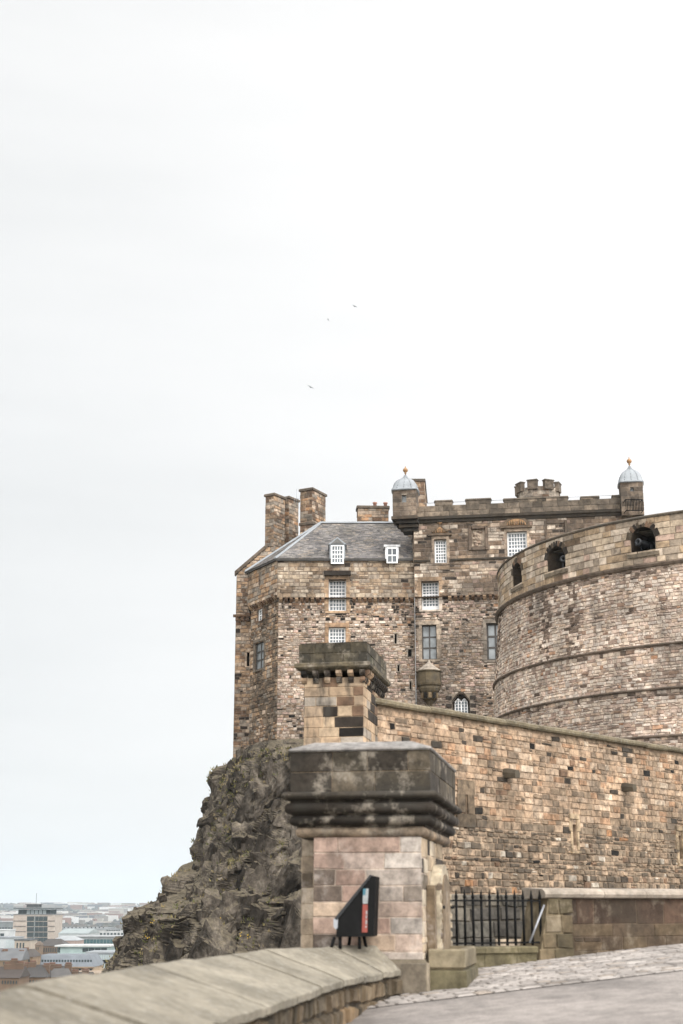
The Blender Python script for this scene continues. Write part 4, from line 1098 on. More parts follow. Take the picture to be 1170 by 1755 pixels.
# drain stain stones and small square putlog holes are part of the wall; the guns are things of their own
def cannon(e, label, aim):
    u, hw, zb_, zt_ = e; th = TH0 + u / R0 + aim
    ax = Vector((math.cos(th), math.sin(th), .05)).normalized()
    c = cylS(u, zb_ + .52, -1.1)
    g = thing('cannon', (c.x, c.y, zb_), label, 'cannon', 'guns in the battery embrasures')
    mb = MB(); a = ax.orthogonal().normalized(); w = ax.cross(a)
    def ring(r, t): return [c + ax * t + (a * math.cos(k * math.pi / 8) + w * math.sin(k * math.pi / 8)) * r for k in range(16)]
    mb.rings([ring(r, t) for r, t in ((.04, -.45), (.25, -.4), (.26, -.1), (.22, .0), (.2, .5), (.22, .54), (.2, .58), (.16, 1.1), (.19, 1.14), (.21, 1.24), (.17, 1.3), (.09, 1.3), (.085, 1.0))], None, True, True, True)
    mb.build('barrel', M['gun'], g)
    mb = MB(); rt = math.atan2(ax.y, ax.x)
    for sg in (-1, 1):
        o = Vector((-ax.y, ax.x, 0)) * (.3 * sg)
        mb.box((c.x + o.x, c.y + o.y, zb_ + .1), 1.1, .1, .42, rt)
    mb.box((c.x, c.y, zb_ + .14), .7, .5, .1, rt)
    mb.build('carriage', M['gun'], g)
    for sg in (-1, 1):
        for q_ in (-.35, .4):
            o = Vector((-ax.y, ax.x, 0)); p = c + ax * q_ + o * (.38 * sg); p.z = zb_ + .14
            m2 = MB(); m2.tube(p - o * .04, p + o * .04, .14, 12); m2.build('wheel', M['gun'], g)
cannon(EMB[0], 'black cannon in the arched embrasure left of the square turret', math.radians(28)); cannon(EMB[1], 'black cannon pointing out of the embrasure nearest the lead domed right turret', math.radians(-10))

# ================================================================== CURTAIN WALL AND ITS END TURRET
rng = random.Random(23)
P0 = W(622, 1203, 30.0); zw = P0.z
lo, hi = 30.0, 60.0
for _ in range(40):
    t = (lo + hi) / 2
    if W(1170, 1291, t).z < zw: lo = t
    else: hi = t
P1 = W(1170, 1291, t)
dirv = (Vector((P1.x, P1.y)) - Vector((P0.x, P0.y)))
P1e = Vector((P0.x, P0.y)) + dirv * 1.6
fW = Face((P0.x, P0.y), (P1e.x, P1e.y))
cur = thing('curtain_wall', (P0.x + 4, P0.y + 4, -4.5), 'long tan sandstone curtain wall with mossy coping behind the railings', 'wall')
slw = [fW.rect(980, 1413, 987, 1449), fW.rect(1162, 1432, 1168, 1472), fW.rect(794, 1352, 799, 1420)]
def cur_color(u, v, r):
    t = (v - 0.2) / (zw - 0.2)
    n = noise.noise(Vector((u * .5, v * .8, 4.0)))
    if r.random() < .06 + .08 * max(0, n): return pick(r, [(3, C(70, 62, 54)), (1, BLACK), (3, BROWN)])
    if t < .42 + .14 * n: return pick(r, [(4, C(148, 130, 110)), (4, C(128, 112, 95)), (3, C(108, 95, 81)), (2, C(174, 150, 126)), (.05, C(168, 126, 92)), (.5, C(190, 178, 162))])
    return pick(r, [(6, C(180, 153, 127)), (5, C(189, 165, 141)), (2.4, C(176, 141, 112)), (2.8, C(160, 138, 115)), (2.0, C(136, 118, 100)), (.5, C(198, 178, 156))])
mb = MB()
backing(mb, fW.S, frange(0, fW.L, 2), frange(-4.5, zw, 1), slw, C(170, 147, 124), .5, .004)
UV = fW.L
masonry(mb, fW.S, 0, UV, 1.75, zw - .09, (.10, .19), (.18, .46), (.010, .035), .016, .010, .012, cur_color, [grow(s, .02) for s in slw], rng, sneck=.08)
masonry(mb, fW.S, 0, UV, -1.2, 1.75, (.09, .17), (.14, .36), (.012, .05), .02, .014, .018, cur_color, [grow(s, .02) for s in slw], rng, sneck=.16)
for s in slw[:2]: surround(mb, fW, (s[0], s[1], s[2] - .12, s[3] + .12), .12, .04, C(178, 156, 128), rng)
for c_, hw_, y0_, y1_ in ((797, .2, 1, 2),):
    u, v = fW.px(797, 1385); 
    for (a, b_, c2, d2) in ((-.32, .32, .3, .62), (-.34, -.04, -.1, .3), (.06, .3, -.12, .3), (-.36, .34, -.42, -.13)):
        mb.prism([fW.S(u + a, v + c2, 0), fW.S(u + b_, v + c2, 0), fW.S(u + b_, v + d2, 0), fW.S(u + a, v + d2, 0)], [fW.S(u + a, v + c2, .045), fW.S(u + b_, v + c2, .045), fW.S(u + b_, v + d2, .045), fW.S(u + a, v + d2, .045)], pick(rng, [(1, C(120, 104, 86)), (1, C(100, 87, 72))]))
mb.build('wall', M['curtain'], cur)
for s in slw:
    g = MB(); g.quad(*[fW.S(u, v, -.45) for u, v in ((s[0], s[2]), (s[1], s[2]), (s[1], s[3]), (s[0], s[3]))]); g.build('arrow_slit', M['void'], cur)
mb = MB(); u = -.05
while u < fW.L:
    l = rng.uniform(.8, 1.3); k = rng.uniform(.85, 1.1); dz = rng.uniform(-.008, .008)
    col = tuple(x * k for x in C(122, 111, 90))
    prof = [(-.6, zw - .02), (.12, zw - .02), (.15, zw + .02), (.15, zw + .08), (.1, zw + .11), (.04, zw + .12), (-.15, zw + .17), (-.6, zw + .05)]
    mb.rings([[fW.S(uu, v + dz, d) for d, v in prof] for uu in (u + .004, u + l - .004)], col, True); u += l
mb.build('coping', M['coping'], cur)
for (x, y) in ((866, 1325), (1068, 1349)):
    u, v = fW.px(x, y); mb = MB()
    prof = [(-.11, -.12), (.11, -.12), (.13, .0), (.09, .1), (-.09, .1), (-.13, 0)]
    mb.rings([[fW.S(u + a, v + b_, d) for a, b_ in prof] for d in (-.1, .12)] + [[fW.S(u + a * .8, v + b_ * .8 - .03, d) for a, b_ in prof] for d in (.34,)], C(104, 94, 78), True)
    mb.build('water_spout', M['trim'], cur)

class Fr:                                              # rotated plan frame: a to the right, b away
    def __init__(s, o, t): s.o = o; s.r = Vector((math.cos(t), -math.sin(t))); s.f = Vector((math.sin(t), math.cos(t)))
    def P(s, a, b_): q = s.r * a + s.f * b_; return (s.o[0] + q.x, s.o[1] + q.y)
    def V(s, a, b_, z): q = s.P(a, b_); return Vector((q[0], q[1], z))
def faces_of(F, a0, a1, b0, b1):
    q = [F.P(a0, b0), F.P(a1, b0), F.P(a1, b1), F.P(a0, b1)]
    return [Face(q[i], q[(i + 1) % 4]) for i in range(4)]
def rect_rings(mb, F, a0, a1, b0, b1, prof, col, cap=True, smooth=False):
    rings = [[F.V(a0 - o, b0 - o, z), F.V(a1 + o, b0 - o, z), F.V(a1 + o, b1 + o, z), F.V(a0 - o, b1 + o, z)] for o, z in prof]
    mb.rings(rings, col, cap, True, smooth)

# end turret
YQ = 28.6
o_ = W(622, 1200, YQ)
TF = Fr((o_.x, o_.y), math.radians(10.5))
zq = lambda y: W(600, y, YQ).z
wq = (W(622, 1200, YQ).x - W(521, 1200, YQ).x) / math.cos(math.radians(10))
tur = thing('wall_turret', (o_.x - wq / 2, o_.y + 1, -4.5), 'square stone turret with dark corbelled top at the end of the curtain wall', 'turret')
def tq_color(u, v, r):
    y = (zq(1168) - v) / (zq(1168) - zq(1290))
    if y < .42 and r.random() < .62 and u > .25: return pick(r, [(3, DARK), (2, BLACK), (1, BROWN), (1, GREY)])
    if r.random() < .16 and u > .3: return pick(r, [(2, BLACK), (1, DARK)])
    return pick(r, [(4, C(196, 172, 144)), (4, C(188, 162, 134)), (2, C(174, 152, 128)), (2, C(172, 160, 146))])
mb = MB()
for F in faces_of(TF, -wq, 0, 0, 2.4):
    backing(mb, F.S, [0, F.L], [-4.5, zq(1160)], [], C(188, 164, 136), 0, 0)
    masonry(mb, F.S, -.012, F.L + .012, -1.0, zq(1160), (.17, .22), (.26, .52), (.008, .018), .012, .004, .008, tq_color, (), rng)
mb.build('shaft', M['turretstone'], tur)
mb = MB()
cz0, cz1 = zq(1145), zq(1137)
rect_rings(mb, TF, -wq, 0, 0, 2.4, [(.0, cz0 - .06), (.06, cz0 - .04), (.15, cz0), (.18, cz0 + .03), (.18, cz1), (.11, cz1 + .03)], C(104, 94, 76))
mb.build('string_course', M['pillarcap'], tur)
for F in faces_of(TF, -wq, 0, 0, 2.4)[:2]:
    n = max(4, int(F.L / .21))
    for i in range(n + 1):
        u = F.L * i / n; w_ = .055; mb = MB()
        for (d0, d1, za, zb2) in ((0, .07, zq(1170), zq(1160)), (0, .14, zq(1159.5), cz0 - .045)):
            prof = [(0, za), (d1 * .6, za + .01), (d1, za + (zb2 - za) * .5), (d1, zb2), (0, zb2)]
            mb.rings([[F.S(u + s, v, d) for d, v in prof] for s in (-w_, w_)], pick(rng, [(4, DARK), (3, BLACK), (1, TAN), (1, BROWN)]), True)
        mb.build('corbel', M['pillarcap'], tur)
mb = MB()
for F in faces_of(TF, -wq - .09, .09, -.09, 2.49):
    backing(mb, F.S, [0, F.L], [cz1, zq(1102)], [], C(90, 82, 66), 0, 0)
    zmid = zq(1119)
    for a, b_ in ((cz1 + .02, zmid), (zmid, zq(1102))):
        masonry(mb, F.S, -.01, F.L + .01, a, b_, (b_ - a, b_ - a + .001), (.26, .42), (.008, .016), .008, .002, .006, lambda u, v, r: pick(r, [(3, C(80, 73, 59)), (3, C(66, 61, 50)), (2, C(92, 85, 70)), (1, C(74, 74, 54))]), (), rng)
mb.poly([TF.V(a, b_, zq(1101)) for a, b_ in ((-wq - .09, -.09), (.09, -.09), (.09, 2.49), (-wq - .09, 2.49))], C(92, 84, 68))
mb.build('parapet', M['pillarcap'], tur)

# ================================================================== FOREGROUND PILLAR
YP = 18.0
o_ = W(722, 1500, YP); PF = Fr((o_.x, o_.y), math.radians(10))
zp = lambda y: W(650, y, YP).z
gp = ground(o_.x, o_.y)
pil = thing('stone_pillar', (o_.x - .65, o_.y + 1.2, gp), 'massive square stone pillar with a heavy dark moulded cap in the foreground', 'pillar')
AW = 1.345; BD = 2.45
PCOL = [(4, C(196, 168, 148)), (4, C(188, 154, 136)), (3, C(206, 184, 162)), (3, C(190, 180, 170)), (2, C(170, 154, 138)), (1.6, C(182, 142, 124))]
def pil_front(u, v, r):
    if u < .2: return pick(r, [(6, C(112, 99, 89)), (2, C(86, 76, 68)), (4, C(168, 144, 130))])
    if u > AW - .26 and r.random() < .3: return pick(r, [(3, C(96, 88, 80)), (.4, BLACK), (2, C(132, 121, 110))])
    if u < .85: return pick(r, [(4, C(186, 160, 144, .7)), (3, C(176, 149, 134, .7)), (3, C(196, 173, 151, .66)), (2, C(190, 171, 158, .66))])
    return pick(r, [(4, C(198, 187, 176, .66)), (3, C(188, 175, 163, .66)), (2, C(198, 176, 160, .66)), (2, C(168, 155, 144, .66))])
def pil_side(u, v, r): return pick(r, [(3, C(186, 166, 140)), (3, C(168, 150, 126)), (2, C(110, 98, 82)), (1.5, DARK), (2, C(196, 182, 160))])
zsh = zp(1433); zb0 = gp - .6
mb = MB()
CH = (.183, .203)
for k, F in enumerate(faces_of(PF, -AW, 0, 0, .6)):
    if k == 2: continue
    backing(mb, F.S, [0, F.L], [zb0, zsh], [], C(188, 170, 154), 0, 0)
    masonry(mb, F.S, -.01, F.L + .01, zb0 + .3, zsh, CH, (.26, .66), (.003, .014), .012, .006, .008, pil_front if k == 0 else pil_side, (), rng, sneck=.07)
for k, F in enumerate(faces_of(PF, -1.60, -.004, .5, BD)):
    backing(mb, F.S, [0, F.L], [zb0, zsh], [], C(196, 178, 156), 0, 0)
    masonry(mb, F.S, -.01 if k else 0, F.L + .01, zb0 + .3, zsh, CH, (.28, .5), (.004, .014), .010, .002, .006,
            (lambda u, v, r: pick(r, [(4, C(184, 166, 144)), (3, C(160, 142, 120)), (2, C(110, 98, 84)), (3, C(200, 184, 164))])) if k in (0, 3) else pil_side, (), rng)
mb.build('shaft', M['pillar'], pil)
# base course, greyer and a touch wider
mb = MB()
for F in faces_of(PF, -AW, .05, -.05, BD):
    masonry(mb, F.S, 0, F.L, gp - .3, zp(1650), (.22, .3), (.35, .6), (.02, .03), .008, .003, .01, lambda u, v, r: pick(r, [(3, C(120, 110, 96)), (2, C(98, 90, 78)), (2, C(148, 136, 118))]), (), rng)
rect_rings(mb, PF, -AW, .05, -.05, BD, [(.0, gp - .4), (0, zp(1652)), (-.04, zp(1644))], C(120, 110, 94))
mb.build('base_course', M['mosswall'], pil)
# stacked mouldings
CA0, CA1, CB0, CB1 = -1.62, .0, -.02, 3.0
def roll(z0, z1, o0, o1, col, lip=.0):
    mb = MB(); prof = [(o0 - .08, z0)]
    for i in range(9):
        t = i / 8; ang_ = -math.pi / 2 + math.pi * t
        prof.append((o0 + (o1 - o0) * (.25 + .75 * math.cos(ang_)) if i not in (0, 8) else o0, z0 + (z1 - z0) * (.5 + .5 * math.sin(ang_))))
    prof.append((o0 - .08, z1))
    rect_rings(mb, PF, CA0 + .14, CA1 - .02, CB0 + .06, CB1 - .12, prof, col, True, True)
    o = mb.build('cap_moulding', M['pillarcap'] , pil)
    return o
for args in ((zp(1434), zp(1416), .02, .09, C(168, 148, 126)), (zp(1414), zp(1396), .08, .16, C(46, 40, 34)), (zp(1394), zp(1375), .14, .21, C(54, 47, 40)), (zp(1370), zp(1356), .16, .25, C(68, 61, 52))):  # upper rolls darkened, the shadow between mouldings put into their colour
    roll(*args)
mb = MB(); rect_rings(mb, PF, CA0 + .12, CA1, CB0 + .06, CB1 - .12, [(.0, zp(1436)), (.07, zp(1412)), (.12, zp(1392)), (.13, zp(1372)), (.13, zp(1357))], C(60, 54, 46)); mb.build('cap_core', M['pillarcap'], pil)
mb = MB(); zc0, zc1 = zp(1358), zp(1287); zm = zp(1322)
for F in faces_of(PF, CA0 - .0, CA1 + .135, CB0 - .1, CB1 + .0):
    backing(mb, F.S, [0, F.L], [zc0, zc1], [], C(128, 112, 92), 0, 0)
    for a, b_ in ((zc0, zm), (zm, zc1)):
        masonry(mb, F.S, -.012, F.L + .012, a, b_, (b_ - a, b_ - a + .001), (.42, .72), (.008, .014), .008, .002, .006, lambda u, v, r: pick(r, [(3, C(76, 69, 58)), (3, C(58, 52, 45)), (2, C(92, 83, 70)), (.5, C(112, 100, 84))]), (), rng)
mb.build('cap_block', M['pillarcap'], pil)
mb = MB(); rect_rings(mb, PF, CA0, CA1 + .135, CB0 - .1, CB1, [(.02, zc1), (.035, zc1 + .018), (.02, zc1 + .04), (-.25, zc1 + .14), (-.5, zc1 + .16)], C(142, 138, 134))
mb.build('cap_weathering', M['pillar'], pil)

# drinking fountain slab on the pillar's right flank (part) and its stone trough (own thing)
mb = MB(); sideF = faces_of(PF, -AW, .01, 0, BD)[1]
zt_ = zp(1476); zb_ = gp - .1; b0_, b1_ = .75, 2.05; bm = (b0_ + b1_) / 2
pts = [(b0_, zb_), (b1_, zb_)] + [(bm + (b1_ - bm) * math.cos(math.pi * i / 10), zt_ - .5 + .5 * math.sin(math.pi * i / 10)) for i in range(11)]
mb.prism([sideF.S(u, v, 0) for u, v in pts], [sideF.S(u, v, .13) for u, v in pts], C(196, 182, 158))
inn = [(bm + (u - bm) * .7, zb_ + .3 + (v - zb_) * .74) for u, v in pts]
mb.prism([sideF.S(u, v, .131) for u, v in inn], [sideF.S(u, v, .15) for u, v in inn], C(128, 112, 92))
for k in range(9):
    zz_ = zb_ + .35 + k * .12
    for e in (b0_ + .06, b1_ - .06): mb.box(sideF.S(e, zz_, .12), .07, .07, .08, 0, pick(rng, [(2, C(190, 176, 154)), (1, C(120, 106, 92))]), .02)
fo = mb.build('fountain_slab', M['pillar'], pil)
mb = MB()
for b_ in (b0_ + .05, b1_ - .1): mb.tube(sideF.S(b_, zp(1555), .1), sideF.S(b_, zp(1555), .19), .02, 8)
mb.build('tap', M['iron'], fo)
mb = MB(); pr_ = [(.42, zb_), (.62, zb_), (.62, zp(1522)), (.56, zp(1516)), (.46, zp(1516)), (.42, zp(1522))]
mb.prism([sideF.S(u, v, 0) for u, v in pr_], [sideF.S(u, v, .1) for u, v in pr_], C(120, 104, 84)); mb.build('side_pier', M['pillar'], pil)

gz = ground(o_.x + .3, o_.y + .5)
tr = thing('stone_trough', (PF.P(.3, 1.2)[0], PF.P(.3, 1.2)[1], gz), 'mossy stone trough at the right foot of the pillar', 'trough')
mb = MB(); A0, A1, B0_, B1_ = .06, .5, .12, 1.75; zt_ = zp(1627)
def ringz(off, z): return [PF.V(A0 + off * .2, B0_ + off, z), PF.V(A1 - off, B0_ + off, z), PF.V(A1 - off, B1_ - off, z), PF.V(A0 + off * .2, B1_ - off, z)]
mb.rings([ringz(.04, zp(1664)), ringz(.0, zp(1658)), ringz(.0, zt_ - .02), ringz(.02, zt_), ringz(.08, zt_), ringz(.1, zt_ - .2)], C(150, 138, 114), True)
mb.build('basin', M['mosswall'], tr)
mb = MB(); mb.rings([ringz(-.02, gz - .35), ringz(-.02, zp(1665)), ringz(.03, zp(1664) + .004)], C(116, 108, 84), True); mb.build('plinth', M['mosswall'], tr)

# ================================================================== FOREGROUND PARAPET
rng = random.Random(31)
par = thing('parapet_wall', (-1.5, 9, ground(-1, 9)), 'low curved parapet wall with broad pale sloping coping stones in the foreground', 'wall')
NS = 200
RS, LS = arc_sample(RIDGE, NS), arc_sample(LIP, NS)
joints = [0, 10, 24, 40, 54, 68, 80, 93, 106, 119, 132, 146, 158, 168, 177, 186, 193, 199]
for k in range(len(joints) - 1):
    a, b_ = joints[k], joints[k + 1]; mb = MB(); rings = []
    dz = rng.uniform(-.012, .012); cl = rng.uniform(.88, 1.1); col = tuple(x * cl for x in C(134, 127, 113))
    idx = [a + .12] + list(range(a + 1, b_)) + [b_ - .12]
    for q_ in idx:
        i = min(int(q_), NS - 2); t = q_ - i
        r_ = Vector(RS[i]).lerp(Vector(RS[i + 1]), t); l_ = Vector(LS[i]).lerp(Vector(LS[i + 1]), t); out = (r_ - l_).normalized()
        w2 = (r_ - l_).length
        ring = []
        for s, z in ((.03, ZL - .085), (.0, ZL - .07), (-.005, ZL - .012), (.012, ZL), (.25 * w2, ZL + (ZR - ZL) * .27), (.5 * w2, ZL + (ZR - ZL) * .53), (.75 * w2, ZL + (ZR - ZL) * .78), (w2 - .05, ZR - .008), (w2, ZR), (w2 + .06, ZR - .012), (w2 + .5, ZR - .16), (w2 + .52, ZR - .34)):
            p = l_ + out * s; wv = .012 * noise.noise(Vector((p.x * 2, p.y * 2, z * 3)))
            ring.append((p.x, p.y, z + dz + wv + (0.02 * noise.noise(Vector((q_ * .9, 0, 0))) if s <= 0 else 0)))
        rings.append(ring)
    mb.rings(rings, col, True, True, False)
    mb.build('coping_stone', M['coping'], par)
# wall body under the coping
mb = MB()
mid = [Vector(l_).lerp(Vector(r_), .1) for l_, r_ in zip(LS, RS)]; cum = [0]
for a, b_ in zip(mid, mid[1:]): cum.append(cum[-1] + (b_ - a).length)
def parS(u, v, d=0.0):
    k = 0; u = max(0, min(u, cum[-1] - .001))
    lo, hi = 0, NS - 1
    while hi - lo > 1:
        m_ = (lo + hi) // 2
        if cum[m_] <= u: lo = m_
        else: hi = m_
    t = (u - cum[lo]) / (cum[lo + 1] - cum[lo]); p = mid[lo].lerp(mid[lo + 1], t); e = (mid[lo + 1] - mid[lo]).normalized()
    return Vector((p.x + e.y * d, p.y - e.x * d, v))
mb.rings([[parS(u, v, .0) for u in frange(0, cum[-1], .25)] for v in (-2.2, ZL - .06)], C(60, 52, 42), False, False)
mb.rings([[parS(u, v, -1.25) for u in frange(0, cum[-1], .25)] for v in (-6, ZR - .3)], C(112, 98, 80), False, False)
masonry(mb, parS, 0.0, cum[-1], -1.95, ZL - .09, (.10, .2), (.13, .30), (.02, .07), .026, .02, .022, lambda u, v, r: pick(r, [(3, C(106, 92, 74)), (3, C(88, 77, 62)), (2, C(122, 106, 85)), (2, C(72, 64, 52)), (1, C(138, 116, 90))]), (), rng, sneck=.1)
mb.build('wall', M['mosswall'], par)

# ================================================================== INFORMATION LECTERN
YL = 17.55
lec = thing('information_board', (W(612, 1612, YL).x, YL + .35, -.5), 'black wedge shaped information lectern with a red strip on its side', 'information board')
def LV(x, y, d): p = W(x, y, YL); return Vector((p.x + .12 * d, YL + d, p.z))
side = [(576, 1606), (640, 1605), (644, 1502), (634, 1501), (577, 1573)]
mb = MB(); mb.prism([LV(x, y, 0) for x, y in side], [LV(x, y, .46) for x, y in side]); mb.build('casing', M['iron'], lec)
mb = MB(); sf = [(573, 1574), (634, 1499), (637, 1501), (577, 1577)]
mb.prism([LV(x, y, -.015) for x, y in sf], [LV(x, y, .47) for x, y in sf]); mb.build('display_panel', M['gun'], lec)
mb = MB(); sf = [(571.5, 1575), (576, 1572), (579, 1576), (578.5, 1590), (575, 1593), (571.5, 1588)]
mb.prism([LV(x, y, -.012) for x, y in sf], [LV(x, y, .45) for x, y in sf]); mb.build('front_edge', M['steel'], lec)
M['red'] = plain('red_print', C(150, 66, 52, .7), .6, 0, .2, 20.0); M['teal'] = plain('teal_print', C(56, 110, 126), .6, 0, .2, 30); M['pale'] = plain('pale_print', C(150, 154, 154), .6, 0, .3, 20.0)
mb = MB(); mb.prism([LV(x, y, -.004) for x, y in ((620, 1598), (629.5, 1598), (630, 1550), (621.5, 1550))], [LV(x, y, -.012) for x, y in ((620, 1598), (629.5, 1598), (630, 1550), (621.5, 1550))]); st = mb.build('red_strip', M['red'], lec)
mb = MB(); mb.prism([LV(x, y, -.004) for x, y in ((621.6, 1549), (630, 1549), (631.5, 1523), (622, 1523))], [LV(x, y, -.012) for x, y in ((621.6, 1549), (630, 1549), (631.5, 1523), (622, 1523))]); st2 = mb.build('picture_strip', M['pale'], lec)
mb = MB(); mb.prism([LV(x, y, -.013) for x, y in ((621.9, 1534), (626, 1534), (627, 1523), (622, 1523))], [LV(x, y, -.016) for x, y in ((621.9, 1534), (626, 1534), (627, 1523), (622, 1523))]); mb.build('picture_patch', M['teal'], st2)
mb = MB()
for ya, yb, xa, xb in ((1561, 1567, 627, 629.3), (1569, 1574, 626.6, 629), (1577, 1584, 626.2, 628.8), (1587, 1590, 626, 628.4)):
    q = ((xa, yb), (xb, yb), (xb + .2, ya), (xa + .2, ya)); mb.prism([LV(x, y, -.013) for x, y in q], [LV(x, y, -.016) for x, y in q])
mb.build('white_mark', M['pale'], st)
def cop_z(p): return -.5
for xa, xb, d in ((572, 566, .05), (582, 582, .05), (593, 590, .4), (615, 615, .05), (617, 621, .42)):
    mb = MB(); a = LV(xa, 1606, d); b_ = LV(xb, 1606, d); b_.z = -.47; mb.tube(a, b_, .02, 6); mb.build('leg', M['iron'], lec)

# ================================================================== RAILING, RIGHT-HAND WALL, RAMP WALL
rng = random.Random(41)
ra = W(757, 1622, 21.2); rb = W(934, 1620, 22.0)
rail = thing('iron_railing', (ra.x + .6, 21.6, ground(ra.x + .6, 21.6)), 'black spiked iron railing between the pillar and the low right wall', 'railing')
zt_ = W(840, 1540, 21.6).z; zbot = W(840, 1621, 21.6).z
fRl = Face((ra.x, ra.y), (rb.x, rb.y))
barm = None
for k in range(12):
    u = fRl.px(768 + k * 14.35, 1580)[0]; 
    if barm is None:
        mb = MB(); p = fRl.S(u, zbot, 0)
        mb.tube(p, fRl.S(u, zt_, 0), .019, 8); mb.lathe((p.x, p.y, zt_), [(.019, 0), (.026, .02), (.017, .05), (.008, .11), (.001, .135)], 8)
        barm = mb.build('bar', M['iron'], rail, origin=p); continue
    copy_obj(barm, rail, fRl.S(u, zbot, 0))
for zz_ in (zt_ - .03, zbot + .04):
    mb = MB(); p = [fRl.S(0, zz_ - .012, -.022), fRl.S(fRl.L - .1, zz_ - .012, -.022), fRl.S(fRl.L - .1, zz_ + .012, -.022), fRl.S(0, zz_ + .012, -.022)]
    mb.prism(p, [q + Vector((fRl.n.x * .044, fRl.n.y * .044, 0)) for q in p]); mb.build('rail', M['iron'], rail)
mb = MB(); mb.tube(fRl.S(fRl.px(929, 1551)[0], W(929, 1551, 21.9).z, .05), fRl.S(fRl.px(901, 1615)[0], W(901, 1615, 21.9).z, .1), .015, 8); mb.build('brace', M['steel'], rail)
mb = MB()
zpl = zbot - .01; gpl = ground(2.2, 21.6) - .35
p = [fRl.S(0, 0, .16), fRl.S(fRl.px(909, 1630)[0], 0, .16), fRl.S(fRl.px(909, 1630)[0], 0, -.2), fRl.S(0, 0, -.2)]
u_ = 0
while u_ < fRl.px(909, 1630)[0] - .05:
    l = min(rng.uniform(.5, .8), fRl.px(909, 1630)[0] - u_); k = rng.uniform(.85, 1.1); col = tuple(x * k for x in C(110, 102, 78))
    mb.rings([[fRl.S(uu, v, d) for d, v in ((.16, gpl), (.16, zpl - .09), (.2, zpl - .085), (.2, zpl - .02), (.17, zpl), (-.2, zpl), (-.2, gpl))] for uu in (u_ + .003, u_ + l - .003)], col, True); u_ += l
mb.build('kerb', M['mosswall'], rail)

Q0 = W(938, 1580, 22.0); Q1 = W(1170, 1580, 23.2); dq = Vector((Q1.x - Q0.x, Q1.y - Q0.y))
fQ = Face((Q0.x, Q0.y), (Q0.x + dq.x * 2.2, Q0.y + dq.y * 2.2))
rw = thing('low_wall', (Q0.x + 2, Q0.y + .6, ground(Q0.x + 2, 22.4)), 'low brown mossy stone wall with pale coping along the cobbles on the right', 'wall')
zqt = W(1000, 1540, 22.3).z
gq = ground(Q0.x, Q0.y) - .4
def low_col(u, v, r):
    t = (v - gq - .3) / (zqt - gq)
    if t < .55: return pick(r, [(3, C(94, 80, 63)), (3, C(83, 70, 57)), (2, C(108, 91, 71))])
    return pick(r, [(4, C(88, 70, 58)), (3, C(76, 62, 52)), (2, C(104, 86, 70)), (.5, C(140, 122, 104))])
mb = MB()
backing(mb, fQ.S, [0, fQ.L], [gq, zqt], [], C(104, 88, 72), 0, 0)
masonry(mb, fQ.S, .1, fQ.L, gq, zqt, (.17, .30), (.3, .85), (.003, .012), .010, .008, .006, low_col, (), rng, sneck=.14)
# broken sloping end, battered towards the railing
ends = [(-.30, gq), (.25, gq), (.25, zqt), (.0, zqt)]
mb.prism([fQ.S(u, v, .05) for u, v in ends], [fQ.S(u, v, -.5) for u, v in ends], C(130, 116, 92))
masonry(mb, lambda u, v, d: fQ.S(u, v, .055 + d), -.3, .42, gq, zqt, (.2, .3), (.25, .5), (.006, .02), .014, .015, .012, lambda u, v, r: pick(r, [(3, C(118, 104, 82)), (2, C(98, 88, 68)), (2, C(140, 126, 104))]), (), rng, clip=lambda v: (-.3 + .3 * (v - gq) / (zqt - gq), .42))
mb.build('wall', M['mosswall'], rw)
mb = MB(); u_ = -.1
while u_ < fQ.L:
    l = rng.uniform(.8, 1.6); k = rng.uniform(.9, 1.08); col = tuple(x * k for x in C(164, 152, 138))
    mb.rings([[fQ.S(uu, v, d) for d, v in ((.02, zqt - .0), (.09, zqt + .015), (.11, zqt + .06), (.09, zqt + .1), (.03, zqt + .135), (-.5, zqt + .16), (-.5, zqt))] for uu in (u_ + .004, u_ + l - .004)], col, True); u_ += l
mb.build('coping', M['coping'], rw)

# sloping dark stone revetment seen through the railing
fV = Face((W(735, 1580, 25.5).x, 25.5), (W(975, 1580, 26.4).x, 26.4))
zv = W(850, 1533, 26).z
rv = thing('ditch_wall', (fV.p.x + 1.2, 26, -4), 'dark grey stone revetment of big tilted slabs seen through the railing', 'wall')
mb = MB(); 
def vS(u, v, d=0): return fV.S(u, v, d - (v + 1.5) * .12)
backing(mb, vS, frange(0, fV.L, 1), [-4, -1.2, zv], [], C(92, 86, 76), 0, 0)
masonry(mb, vS, 0, fV.L, -1.3, zv, (.24, .36), (.35, .8), (.015, .04), .014, .02, .02, lambda u, v, r: pick(r, [(4, C(96, 92, 84)), (4, C(82, 78, 72)), (2, C(112, 105, 94)), (.45, C(190, 172, 150))]), (), rng)
mb.poly([vS(0, zv, 0), vS(fV.L, zv, 0), vS(fV.L, zv, -.6), vS(0, zv, -.6)], C(112, 104, 92))
mb.build('wall', M['curtain'], rv)
# dry ditch floor
mb = MB(); mb.quad((-1, 23, -4.2), (26, 23, -4.2), (26, 60, -4.2), (-1, 60, -4.2)); tag(mb.build('ditch', M['town']), kind='structure')

